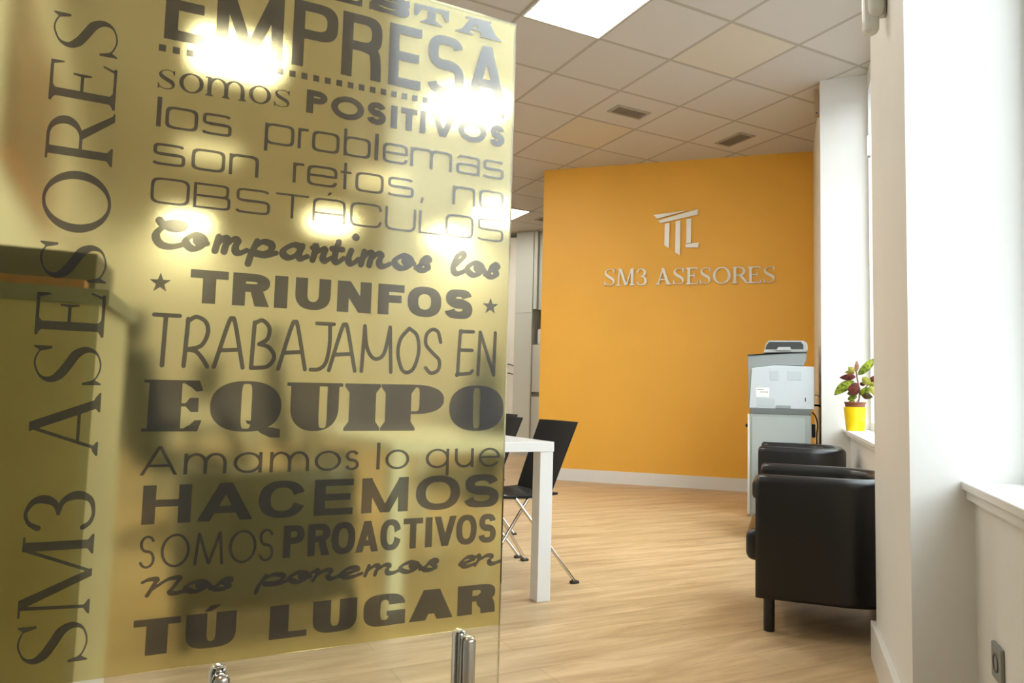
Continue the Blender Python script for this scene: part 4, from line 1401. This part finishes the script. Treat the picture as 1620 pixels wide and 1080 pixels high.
# ---------------------------------------------------------------- tub armchairs
def build_tub(label):
    """local: faces -x; x from -0.29 (arm fronts) to 0.29 (back), y -0.35..0.35"""
    t = thing('tub_armchair', label, 'armchair')
    D0, D1, HW, th, R = -0.285, 0.290, 0.350, 0.085, 0.20
    z0, z1 = 0.138, 0.648
    path = []
    h = HW - th / 2; xb = D1 - th / 2
    for k in range(8):
        path.append((D0 + 0.02 + (xb - R - D0 - 0.02) * k / 7, -h))
    for k in range(1, 13):
        a = -PI / 2 + PI / 2 * k / 12; path.append((xb - R + R * math.cos(a), -h + R + R * math.sin(a)))
    for k in range(1, 6):
        path.append((xb, -h + R + (2 * h - 2 * R) * k / 6))
    path += [(x, -y) for x, y in path[:20]][::-1]
    b = B(); rings = []
    n = len(path)
    prof = []
    rr = 0.036
    for k in range(9):
        a = PI * k / 8
        prof.append((-math.cos(a) * th / 2 * (1.0), z1 - rr + math.sin(a) * rr))
    prof = [(-th / 2 + 0.01, z0), (-th / 2, z0 + 0.012), (-th / 2, 0.40)] + prof + [(th / 2, 0.40), (th / 2, z0 + 0.012), (th / 2 - 0.01, z0)]
    for i, (x, y) in enumerate(path):
        a_, c_ = path[max(0, i - 1)], path[min(n - 1, i + 1)]
        d = Vector((c_[0] - a_[0], c_[1] - a_[1])).normalized(); nn = Vector((d.y, -d.x))
        s = 1.0
        rings.append([b.verts.new((x + nn.x * o * s, y + nn.y * o * s, z)) for o, z in prof])
    # rounded arm fronts
    def cap(ring, dx):
        r2 = [b.verts.new((v.co.x + dx, path[0][1] * math.copysign(1, v.co.y) * -1 * -1 if False else v.co.y, v.co.z)) for v in ring]
        return r2
    for A, C in zip(rings[:-1], rings[1:]):
        for k in range(len(prof)):
            k2 = (k + 1) % len(prof)
            b.faces.new((A[k], A[k2], C[k2], C[k]))
    for ring, yc in ((rings[0], path[0][1]), (rings[-1], path[-1][1])):
        prev = ring
        for (dx, sc_) in ((-0.012, 0.92), (-0.018, 0.78)):
            zc = (z0 + z1) / 2
            cur = [b.verts.new((ring[k].co.x + dx, yc + (ring[k].co.y - yc) * sc_, ring[k].co.z - (0.012 if ring[k].co.z > 0.6 else 0.0) * (1 - sc_) * 8)) for k in range(len(prof))]
            for k in range(len(prof)):
                k2 = (k + 1) % len(prof); b.faces.new((prev[k], prev[k2], cur[k2], cur[k]))
            prev = cur
        b.faces.new(prev)
    part('tub_shell', b, M_leather, t, smooth=True)
    s = B(); box(s, D0 - 0.042, D1 - th + 0.01, -HW + th - 0.004, HW - th + 0.004, 0.27, 0.405, 0.035, 4)
    part('seat_cushion', s, M_leather, t, smooth=True)
    f = B(); box(f, D0 - 0.002, D1 - th, -HW + th, HW - th, z0 + 0.005, 0.285, 0.012, 3)
    part('front_panel', f, M_leather, t, smooth=True)
    for (x, y) in ((D0 + 0.055, -HW + 0.05), (D0 + 0.055, HW - 0.05), (D1 - 0.06, -HW + 0.05), (D1 - 0.06, HW - 0.05)):
        l = B(); lathe(l, [(0, 0), (0.021, 0), (0.0225, 0.004), (0.0225, z0 + 0.03), (0, z0 + 0.03)], x, y, 24)
        part('leg', l, M_black, t, smooth=True)
    return t


A1 = build_tub('black leatherette tub armchair nearest the white pier'); A1['group'] = 'black tub armchairs'
A1.location = (0.148, 3.60, 0)
A2 = dup(A1, (0.078, 5.70, 0), 0, 'black leatherette tub armchair in front of the printer cabinet', 'black tub armchairs')

A3 = dup(A1, (0, 0, 0), 0, 'black tub armchair blurred behind the glass under the word HACEMOS', 'black tub armchairs')
A3.location = tuple(RT * (-0.985) + FW * 3.02); A3.rotation_euler = (0, 0, tb_rot + PI)

# ---------------------------------------------------------------- printer and cabinet
PY = 6.46
pk = PY / 6.38


def px_(x, y):
    p = onaxis(x, y, 1, PY); return p[0], p[2]


cabt = thing('printer_cabinet', 'grey-green pedestal cabinet under the printer', 'cabinet', (0, PY, 0))
xl, xr = px_(1187, 660)[0], px_(1283, 660)[0]
zt = px_(1235, 655)[1]; zt2 = px_(1235, 646.5)[1]
b = B(); box(b, xl, xr, 0, 0.52, 0.0, zt); part('body', b, M_cab, cabt)
b = B(); box(b, xl + 0.012, xr - 0.045, -0.004, 0.0, 0.03, zt - 0.03, 0.001); part('side_panel', b, mat('cabinet_side', (0.42, 0.46, 0.44), 0.5), cabt)
b = B(); box(b, xl - 0.022, xl - 0.001, 0.004, 0.516, 0.02, zt - 0.006, 0.003); dr = part('door', b, M_trim, cabt, 'white cabinet door')
b = B(); lathe(b, [(0, 0), (0.012, 0), (0.014, 0.018), (0, 0.02)], 0, 0, 16)
for v in b.verts:
    v.co = Vector((xl - 0.022 - v.co.z, 0.05 + v.co.x, px_(1181, 673)[1] + v.co.y))
part('knob', b, M_black, dr, 'black knob')
b = B(); box(b, xl - 0.005, xr + 0.003, -0.006, 0.526, zt, zt2, 0.004); part('top_slab', b, mat('slab_grey', (0.15, 0.165, 0.16), 0.5), cabt)

pr = thing('printer', 'grey office laser printer with scanner lid on the cabinet', 'printer', (0, PY, zt2))
Z = lambda x, y: (px_(x, y)[0], px_(x, y)[1] - zt2)
prof = [Z(1185, 646), Z(1288, 647), Z(1288, 580), Z(1225, 577.5), Z(1189, 582)]
prof[0] = (prof[0][0], 0.0); prof[1] = (prof[1][0], 0.0)
b = B(); prism(b, prof, 0.0, 0.50, axis='y', bev=0.006); part('body', b, M_pale, pr, 'pale grey printer body')
# dark front section with the overhanging scanner
fr_p = [Z(1182.5, 561), Z(1276, 557.5), Z(1275.5, 570), Z(1271, 578.5), Z(1225, 577), Z(1189, 582), Z(1189, 645), Z(1184, 645), Z(1183.5, 590)]
b = B(); prism(b, fr_p, 0.012, 0.49, axis='y', bev=0.004); part('scanner_deck', b, M_grey, pr, 'darker grey scanner deck')
lid = [Z(1182, 560.5), Z(1276.5, 556.3), Z(1276.5, 558), Z(1207, 558.8), Z(1182.5, 562.5)]
b = B(); prism(b, lid, 0.005, 0.495, axis='y'); part('scanner_lid', b, M_dark, pr, 'thin dark lid edge')
adf = [Z(1208, 557.5), Z(1276, 556.3), Z(1278.5, 551), Z(1277, 542), Z(1271, 538.3), Z(1216, 538), Z(1211, 544)]
b = B(); prism(b, adf, 0.03, 0.42, axis='y', bev=0.005); ad = part('document_feeder', b, mat('feeder_grey', (0.46, 0.48, 0.46), 0.45), pr)
slot = [Z(1211, 551.5), Z(1271, 551.5), Z(1271, 545), Z(1267, 540.2), Z(1217, 540.2), Z(1213, 545)]
b = B(); prism(b, slot, 0.024, 0.032, axis='y'); part('feed_slot', b, M_dark, ad, 'dark feeder opening')
b = B(); prism(b, [Z(1228, 554), Z(1252, 554), Z(1250, 548.5), Z(1231, 548.5)], 0.018, 0.03, axis='y', bev=0.002); part('feed_tray', b, mat('feeder_grey', (0.46, 0.48, 0.46), 0.45), ad)
for (x0, y0, x1, y1) in ((1218, 586, 1232, 601), (1246, 587, 1268, 601), (1198, 630, 1225, 642)):
    b = B(); (a0, c0), (a1, c1) = Z(x0, y1), Z(x1, y0); box(b, a0, a1, -0.0025, 0.002, c0, c1, 0.0008); part('vent_grille', b, M_panel2, pr)
(a0, c0), (a1, c1) = Z(1196, 628), Z(1217, 613)
b = B(); box(b, a0, a1, -0.002, 0.001, c0, c1); lb = part('sticker', b, mat('sticker_white', (0.85, 0.85, 0.84), 0.5), pr, 'white sticker')
b = B()
for (fx0, fx1, fz) in ((0.08, 0.55, 0.80), (0.35, 0.48, 0.55), (0.55, 0.68, 0.55), (0.75, 0.9, 0.55)):
    box(b, a0 + (a1 - a0) * fx0, a0 + (a1 - a0) * fx1, -0.0028, -0.0018, c0 + (c1 - c0) * fz - 0.004, c0 + (c1 - c0) * fz + 0.004)
part('sticker_print', b, mat('print_grey', (0.35, 0.33, 0.33), 0.6), lb)
(a0, c0), (a1, c1) = Z(1228, 645.5), Z(1251, 641.5)
b = B(); box(b, a0, a1, -0.006, 0.002, c0, c1, 0.001); part('handle', b, M_grey, pr, 'grey carrying grip')
(a0, c0), (a1, c1) = Z(1273.5, 635), Z(1275, 629)
b = B(); box(b, a0, a1, -0.002, 0.002, c0, c1); part('latch', b, M_dark, pr)


def P3(x, y, Y):
    p = onaxis(x, y, 1, Y); return tuple(p)


b = B(); tube(b, catmull([P3(1287, 641, 6.62), P3(1293, 641, 6.62), P3(1299, 644, 6.63), P3(1301, 655, 6.64), P3(1300, 675, 6.64), P3(1298, 700, 6.64), P3(1297, 760, 6.64)], 6), 0.008, 8)
tag(obj('power_cable', b, M_black, smooth=True), 'black power cable curving down behind the printer', 'cable', 'printer cables')
b = B(); tube(b, catmull([P3(1284.5, 652, 6.7), P3(1290, 658, 6.7), P3(1293.5, 672, 6.7), P3(1292, 690, 6.7), P3(1293, 730, 6.7)], 6), 0.005, 8)
tag(obj('data_cable', b, M_black, smooth=True), 'thin dark cable looping beside the cabinet', 'cable', 'printer cables')
b = B(); tube(b, catmull([P3(1288.5, 625, 6.66), P3(1294, 625.5, 6.66), P3(1299, 632, 6.66), P3(1300.5, 650, 6.67), P3(1299.5, 720, 6.67)], 6), 0.004, 8)
tag(obj('white_cable', b, M_trim, smooth=True), 'thin pale cable leaving the printer rear', 'cable', 'printer cables')
q0, q1 = onaxis(1283.6, 692, 1, 6.60), onaxis(1290, 671, 1, 6.60)
b = B(); box(b, q0[0] + 0.004, q1[0], 6.60, 6.66, q0[2], q1[2], 0.006)
tag(obj('power_adaptor', b, M_black), 'black power adaptor hanging behind the cabinet', 'power adaptor')

# ---------------------------------------------------------------- potted plant
PX, PYY = 0.462, 6.05
pp = onaxis(1353, 683, 1, PYY)
PX = float(pp[0])
plant = thing('potted_plant', 'red and green croton in a yellow pot on the sill', 'plant', (PX, PYY, SILL))
b = B()
lathe(b, [(0, 0), (0.060, 0), (0.064, 0.004), (0.079, 0.168), (0.080, 0.176), (0.077, 0.178), (0.073, 0.172), (0.066, 0.10), (0, 0.10)], 0, 0, 40)
part('flower_pot', b, M_yellow, plant, smooth=True)
b = B(); lathe(b, [(0, 0.11), (0.060, 0.11), (0.070, 0.20), (0.0755, 0.205), (0.0765, 0.215), (0.0735, 0.217), (0.070, 0.205), (0.066, 0.195), (0.0, 0.195)], 0, 0, 40)
ip = part('inner_pot', b, M_terra, plant, 'brown plastic inner pot', smooth=True)
b = B(); lathe(b, [(0, 0.1955), (0.067, 0.1955), (0.05, 0.203), (0.0, 0.207)], 0, 0, 24); part('soil', b, M_soil, ip)


def pl(x, y, dy=0.0):
    p = onaxis(1300 + x / 6, 540 + y / 6, 1, PYY + dy)
    return Vector((p[0] - PX, dy, p[2] - SILL))


b = B()
root = Vector((0.0, 0, 0.20))
tube(b, catmull([root, pl(350, 560), pl(358, 500), pl(350, 420), pl(335, 340), pl(330, 290)], 5), 0.006, 8)
tube(b, catmull([pl(357, 510), pl(385, 470, .02), pl(420, 430, .03), pl(448, 400, .04)], 5), 0.004, 8)
part('stem', b, M_stem, plant, smooth=True)


def leaf_mat(name, c1, c2, c3=None):
    m = bpy.data.materials.new(name); m.use_nodes = True
    nt = m.node_tree; bs = nt.nodes['Principled BSDF']; N = nt.nodes.new; L = nt.links.new
    t = N('ShaderNodeTexCoord'); n_ = N('ShaderNodeTexNoise'); n_.inputs['Scale'].default_value = 45; n_.inputs['Detail'].default_value = 2
    L(t.outputs['Object'], n_.inputs['Vector'])
    r = N('ShaderNodeValToRGB'); r.color_ramp.elements[0].position = 0.40; r.color_ramp.elements[1].position = 0.62
    r.color_ramp.elements[0].color = (*c1, 1); r.color_ramp.elements[1].color = (*c2, 1)
    L(n_.outputs['Fac'], r.inputs[0]); L(r.outputs[0], bs.inputs['Base Color'])
    bs.inputs['Roughness'].default_value = 0.7; bs.inputs['Specular IOR Level'].default_value = 0.12
    return m


ML = {'g': leaf_mat('leaf_green', (0.07, 0.11, 0.015), (0.27, 0.29, 0.025)), 'r': leaf_mat('leaf_red', (0.05, 0.010, 0.007), (0.10, 0.020, 0.012)), 'o': leaf_mat('leaf_olive', (0.07, 0.055, 0.025), (0.13, 0.09, 0.03)),
      'y': leaf_mat('leaf_yellow', (0.22, 0.22, 0.04), (0.38, 0.33, 0.06)), 'p': leaf_mat('leaf_pink', (0.22, 0.10, 0.06), (0.30, 0.17, 0.10))}
LEAVES = [((345, 320), (505, 148), 62, 'g', .03, .08), ((325, 295), (330, 178), 32, 'p', -.01, .0), ((322, 335), (166, 334), 52, 'r', -.02, -.06), ((305, 372), (120, 502), 78, 'g', -.03, -.05),
          ((368, 445), (240, 450), 100, 'r', -.04, -.10), ((350, 478), (238, 492), 55, 'o', -.03, -.06), ((335, 515), (245, 550), 42, 'g', -.02, -.03), ((312, 560), (240, 606), 40, 'g', -.02, -.02),
          ((312, 292), (252, 240), 45, 'y', .03, .05), ((455, 410), (385, 332), 62, 'y', .01, .0), ((450, 400), (514, 316), 46, 'r', .04, .07), ((368, 512), (448, 425), 62, 'g', -.03, -.06),
          ((378, 512), (488, 520), 50, 'o', -.03, -.08), ((458, 420), (518, 522), 42, 'y', .02, .04), ((440, 402), (520, 408), 38, 'y', .04, .06), ((312, 302), (218, 288), 30, 'y', .04, .06), ((360, 400), (412, 408), 30, 'r', .05, .07)]
for (a, c, wd, k, d0, d1) in LEAVES:
    p, q = pl(*a, d0), pl(*c, d1)
    ax = q - p; L = ax.length; ax.normalize()
    view = Vector((PX, PYY, 0.1)).normalized()
    side = ax.cross(view).normalized(); nrm = side.cross(ax).normalized()
    tilt = random.uniform(-0.5, 0.5); side = (side * math.cos(tilt) + nrm * math.sin(tilt)).normalized(); nrm = side.cross(ax).normalized()
    hw = wd / 6 / FPX * PYY * 1.04 / 2 / math.cos(tilt)
    rws = []
    for j in range(11):
        v = j / 10
        w_ = hw * (math.sin(PI * min(1, v ** 0.85)) ** 0.75) * 1.0 + 0.0012
        cen = p + ax * (L * v) + nrm * (-0.16 * L * math.sin(PI * v * 0.9)) + Vector((0, 0, -0.05 * L * v * v))
        rws.append([tuple(cen + side * (w_ * (u / 3 - 1)) + nrm * (0.25 * w_ * abs(u / 3 - 1))) for u in range(7)])
    b = B(); sheet(b, rws, 0.0008, tuple(nrm))
    part('leaf', b, ML[k], plant, {'g': 'speckled green leaf', 'r': 'dark red leaf', 'o': 'dark olive leaf', 'y': 'pale yellow-green leaf', 'p': 'brownish pink leaf'}[k], smooth=True)

# ---------------------------------------------------------------- small wall fittings
# motion sensor high on the near pier
SY = 2.62
zb_s = float(onaxis(1378, 56, 1, SY)[2])
sen = thing('motion_sensor', 'white dome-ended alarm sensor high on the near pier', 'motion sensor', (PIER_N, SY, 0))
b = B(); lathe(b, [(0, zb_s), (0.012, zb_s + 0.002), (0.021, zb_s + 0.008), (0.0255, zb_s + 0.018), (0.0265, zb_s + 0.03), (0.0265, zb_s + 0.15), (0, zb_s + 0.15)], -0.047, 0, 32)
part('lower_body', b, M_sensor, sen, smooth=True)
b = B(); lathe(b, [(0, zb_s + 0.052), (0.012, zb_s + 0.054), (0.021, zb_s + 0.062), (0.0255, zb_s + 0.078), (0.026, zb_s + 0.15), (0.022, zb_s + 0.17), (0, zb_s + 0.172)], -0.032, -0.022, 32)
hd = part('sensor_head', b, M_sensor, sen, smooth=True)
b = B(); tube(b, [(-0.044 + 0.005 * math.cos(k * PI / 8), -0.0455, zb_s + 0.112 + 0.006 * math.sin(k * PI / 8)) for k in range(16)], 0.0013, 6, True)
part('emblem', b, M_dark, hd, 'small dark ring mark')
b = B(); box(b, -0.03, 0.0, -0.016, 0.016, zb_s + 0.06, zb_s + 0.15, 0.004); part('bracket', b, M_sensor, sen)

# tan box on the far pier under the ceiling
pz0 = onaxis(1292, 183, 0, PIER_F - 0.03); pz1 = onaxis(1294, 136, 0, PIER_F - 0.03)
fb = thing('wall_bracket', 'slim tan box on the far pier below the ceiling', 'wall box', (PIER_F, 6.62, 0))
zA = float(onaxis(1292, 183, 1, 6.60)[2]); zB_ = float(onaxis(1294, 136, 1, 6.60)[2])
b = B(); box(b, -0.036, 0.0, -0.03, 0.03, zA, zB_, 0.004); part('housing', b, M_tan, fb)
b = B(); lathe(b, [(0, 0), (0.008, 0), (0.008, 0.004), (0, 0.004)], 0, 0, 12)
for v in b.verts:
    v.co = Vector((-0.020 + v.co.x, -0.0295 - v.co.z, zA + 0.02 + v.co.y))
part('screw', b, M_dark, fb, 'dark screw at the lower end')

# white contact box on the far window frame
c0, c1 = onaxis(1374, 247, 0, XG - 0.02), onaxis(1374, 215, 0, XG - 0.02)
yc = min(float(c0[1]), YF0 - 0.06)
k0, k1 = onaxis(1374, 247, 1, yc), onaxis(1374, 215, 1, yc)
wc = thing('window_contact', 'small white box clipped to the far window frame', 'window sensor', (XG, yc, 0))
b = B(); box(b, -0.032, 0.0, -0.02, 0.03, float(k0[2]), float(k1[2]), 0.004); part('housing', b, M_trim, wc)
b = B(); box(b, -0.022, -0.006, -0.012, 0.020, float(k0[2]) - 0.008, float(k0[2]) + 0.001, 0.002); part('magnet', b, M_socket, wc, 'grey lower tip')

# grey power socket on the near parapet
so = onaxis(1575, 1040, 0, PAR)
sk0 = onaxis(1574.5, 1012, 0, PAR); sk1 = onaxis(1596, 1030, 0, PAR)
zc = float(sk0[2]) - 0.041
sok = thing('power_socket', 'grey wall socket under the near window sill', 'power socket', (PAR, float(sk0[1]) - 0.041, zc))
b = B(); box(b, -0.009, 0.0, -0.041, 0.041, -0.041, 0.041, 0.003); pltt = part('cover_plate', b, M_socket, sok)
b = B(); lathe(b, [(0.022, 0.0), (0.0215, 0.0015), (0.0185, 0.0015), (0.0175, -0.006), (0, -0.006)], 0, 0, 28)
for v in b.verts:
    v.co = Vector((-0.0095 - v.co.z - 0.0, v.co.x, v.co.y))
part('socket_well', b, mat('socket_inner', (0.10, 0.10, 0.09), 0.5), sok, 'dark round plug recess', smooth=True)

# ---------------------------------------------------------------- cupboards at the back
CY = 11.03
def cx(x, y, Y=CY):
    p = onaxis(x, y, 1, Y); return float(p[0]), float(p[2])
xa, xm, xb = cx(815, 480)[0], cx(843, 480)[0], cx(848.5, 480)[0]
n0, n1 = cx(843, 543), cx(843, 489)
zn0, zn1, zn2, zn3 = n0[1], n1[1], cx(843, 620)[1], cx(843, 627)[1]
cup = thing('tall_cupboard', 'tall pale grey cupboard behind the orange wall edge', 'cupboard', (0, CY, 0))
b = B(); box(b, xa, xm, 0, YB - CY - 0.005, 0, CEIL - 0.005); part('body', b, M_cupboard, cup)
b = B(); box(b, xa + 0.006, xm - 0.006, -0.018, -0.001, 0.08, 2.30, 0.002); part('door', b, M_cupboard, cup)
b = B(); box(b, xa + 0.006, xm - 0.006, -0.018, -0.001, 2.305, CEIL - 0.03, 0.002); part('door', b, M_cupboard, cup)
xe = -2.2
cu2 = thing('niche_cupboard', 'pale cupboard with a grey open niche beside the orange wall', 'cupboard', (0, CY + 0.02, 0))
DW = YB - CY - 0.03
b = B(); box(b, xm + 0.004, xe, 0, DW, 0, zn3, 0.002); part('lower_unit', b, M_cupboard, cu2)
b = B(); box(b, xm + 0.004, xe, 0, DW, zn2, zn0 - 0.02, 0.002); part('middle_unit', b, M_cupboard, cu2)
b = B(); box(b, xb + 0.004, xe, 0.06, DW, zn1 + 0.003, CEIL - 0.005, 0.002); part('upper_unit', b, M_cupboard, cu2)
b = B(); box(b, xm + 0.004, xb, -0.02, DW, zn1 + 0.003, CEIL - 0.005); part('filler_panel', b, M_cupboard, cu2)
b = B(); box(b, xm + 0.004, xe, 0.03, DW, zn3, zn2); part('shadow_gap', b, M_recess, cu2)
b = B(); box(b, xm + 0.004, xe, 0.34, DW, zn0 - 0.02, zn1); part('niche_back', b, M_recess, cu2)
m0, m1 = cx(850, 542, CY + 0.1), cx(862, 520, CY + 0.1)
b = B(); box(b, m0[0], m0[0] + 0.20, CY + 0.08, CY + 0.26, zn0 - 0.018, m1[1], 0.03, 4)
tag(obj('white_appliance', b, M_creamlight, smooth=True), 'small white appliance standing in the grey niche', 'appliance')
# door-like white panel with dark handles at the glass edge
dx0, dx1 = cx(780, 500)[0], cx(814, 500)[0]
fz = thing('white_cupboard', 'white cupboard front with dark handles just beside the glass edge', 'cupboard', (0, CY + 0.1, 0))
b = B(); box(b, dx0, dx1, 0, YB - CY - 0.105, 0, cx(805, 374)[1]); part('body', b, M_white, fz)
for yy in (576, 590):
    h0 = cx(806, yy); b = B(); tube(b, [(h0[0] - 0.14, -0.03, h0[1] + 0.01), (h0[0] - 0.02, -0.03, h0[1]), (h0[0] + 0.04, -0.03, h0[1] - 0.02), (h0[0] + 0.05, -0.001, h0[1] - 0.02)], 0.009, 8); part('handle', b, M_dark, fz, 'dark curved handle')

# ---------------------------------------------------------------- things behind the frosted glass
def camp(px, depth):
    """ground point at photo column px and forward depth"""
    x = (px - 810) / FPX * depth
    p = RT * x + FW * depth
    return np.array([p[0], p[1], 0])


# reception counter: corner close to the glass
C1 = camp(152, 1.63); C2 = camp(199, 2.09)
ed = (C2 - C1) / np.linalg.norm(C2 - C1)
fd = -DA
ctr = thing('reception_counter', 'cream reception counter with wooden top blurred behind the lettering', 'counter', (0, 0, 0))
CL = 0.50


def quadprism(p0, d1, l1, d2, l2, z0, z1):
    q = [p0, p0 + d1 * l1, p0 + d1 * l1 + d2 * l2, p0 + d2 * l2]
    return prism(B(), [(v[0], v[1]) for v in q], z0, z1)


LE = np.linalg.norm(C2 - C1)
part('body', quadprism(C1 + fd * 0.02, fd, CL, ed, LE, 0, 1.13), M_cream, ctr, 'cream counter body')
part('end_panel', quadprism(C1, fd, 0.02, ed, LE, 0, 1.13), M_creamlight, ctr, 'end panel coloured whiter for the light on it')  # brightly lit end face of the counter, its light put into a whiter colour
part('worktop', quadprism(C1 - ed * 0.01 - fd * 0.02, fd, CL, ed, LE + 0.03, 1.13, 1.165), M_grey, ctr, 'grey worktop')
part('edge_strip', quadprism(C1 - ed * 0.01 + fd * 0.03, fd, CL - 0.04, ed, 0.05, 1.165, 1.183), M_wood, ctr, 'orange wooden edge strip')
b = quadprism(C1 + ed * 0.06 + fd * 0.02, fd, CL - 0.04, ed, 0.26, 1.166, 1.255)
bx = obj('document_tray', b, M_dark); tag(bx, 'flat dark tray lying on the counter behind the glass', 'tray')
for q in (0,):
    pass
# brown picture on the left wall
pt = thing('framed_picture', 'brown framed picture on the left wall at the photo edge', 'picture', (0, 0, 0))
wE = WE + DA * 0.004


def wquad(t0, t1, z0, z1, o0, o1):
    p0 = WE + DB * t0
    return quadprism(p0 + DA * o0, DB, t1 - t0, DA, o1 - o0, z0, z1)


part('frame', wquad(-2.0, 0.0, 2.02, 2.98, 0.002, 0.035), M_brown, pt)
part('canvas', wquad(-1.9, -0.1, 2.12, 2.88, 0.035, 0.04), mat('brown_canvas', (0.22, 0.12, 0.07), 0.6, var=0.4, scale=4), pt)
part('lower_rail', wquad(-2.0, 0.0, 1.98, 2.02, 0.002, 0.045), M_wood, pt, 'orange wooden lower rail')


# office chairs and a desk deeper in the room
def build_office_chair(label):
    t = thing('office_chair', label, 'office chair')
    st = B()
    for k in range(5):
        a = 2 * PI * k / 5
        tube(st, [(0, 0, 0.10), (0.30 * math.cos(a), 0.30 * math.sin(a), 0.06)], [0.024, 0.015], 10)
    part('star_base', st, M_black, t, smooth=True)
    for k in range(5):
        a = 2 * PI * k / 5; w = B(); tube(w, [(0.30 * math.cos(a) - 0.012 * math.sin(a), 0.30 * math.sin(a) + 0.012 * math.cos(a), 0.028), (0.30 * math.cos(a) + 0.012 * math.sin(a), 0.30 * math.sin(a) - 0.012 * math.cos(a), 0.028)], 0.028, 14)
        part('castor', w, M_black, t, smooth=True)
    c = B(); tube(c, [(0, 0, 0.09), (0, 0, 0.44)], 0.025); part('gas_lift', c, M_dark, t, smooth=True)
    s = B(); box(s, -0.25, 0.25, -0.24, 0.24, 0.44, 0.53, 0.04, 3); part('seat', s, M_fabric, t, smooth=True)
    bk = B(); rows = []
    for j in range(11):
        v = j / 10; z = 0.55 + 0.62 * v; ww = 0.50 * (1 - 0.25 * v ** 2)
        rows.append([(ww * (u / 8 - 0.5), 0.22 + 0.10 * v - 0.04 * (1 - (2 * u / 8 - 1) ** 2) * -1, z) for u in range(9)])
    sheet(bk, rows, 0.06, (0, 1, 0)); part('backrest', bk, M_fabric, t, smooth=True)
    h = B(); box(h, -0.13, 0.13, 0.32, 0.39, 1.20, 1.40, 0.03, 3); tube(h, [(0, 0.36, 1.1), (0, 0.36, 1.25)], 0.02); part('headrest', h, M_fabric, t, smooth=True)
    for s_ in (-1, 1):
        a = B(); tube(a, [(s_ * 0.26, 0.1, 0.48), (s_ * 0.30, 0.08, 0.68)], 0.015); box(a, s_ * 0.30 - 0.04, s_ * 0.30 + 0.04, -0.14, 0.14, 0.68, 0.71, 0.01); part('armrest', a, M_black, t)
    return t


og = 'dark office chairs behind the frosted glass'
oc = build_office_chair('high-backed dark office chair blurred behind the letters RA of TRABAJAMOS'); oc['group'] = og
oc.location = tuple(camp(300, 4.6)); oc.rotation_euler = (0, 0, CH_ROT + PI + 0.4)
dup(oc, tuple(camp(515, 5.2)), CH_ROT + PI - 0.3, 'dark office chair blurred behind the letters UI of EQUIPO', og)
dup(oc, tuple(camp(735, 7.2)), CH_ROT + 0.5, 'dark office chair blurred behind the word EN', og)
dk = thing('office_desk', 'dark-fronted office desk blurred behind the word EQUIPO', 'desk', tuple(camp(330, 6.6)), tb_rot)
b = B(); box(b, -0.8, 0.8, -0.4, 0.4, 0.71, 0.74, 0.002); part('desktop', b, M_creamlight, dk)
b = B(); box(b, -0.76, 0.76, 0.30, 0.33, 0.15, 0.70); part('modesty_panel', b, M_grey, dk)
for (x, y) in ((-0.76, -0.36), (-0.76, 0.33), (0.71, -0.36), (0.71, 0.33)):
    b = B(); box(b, x, x + 0.05, y, y + 0.05, 0, 0.71); part('leg', b, M_grey, dk)
mo = thing('computer_monitor', 'dark computer monitor blurred on the desk behind the glass', 'monitor', tuple(camp(330, 6.6) + ZV * 0.74), tb_rot + 0.3)
b = B(); box(b, -0.27, 0.27, -0.02, 0.02, 0.12, 0.46, 0.006); part('screen', b, M_screen, mo)
b = B(); box(b, -0.03, 0.03, 0.02, 0.04, 0.01, 0.28); box(b, -0.12, 0.12, -0.08, 0.10, 0, 0.012); part('stand', b, M_black, mo)
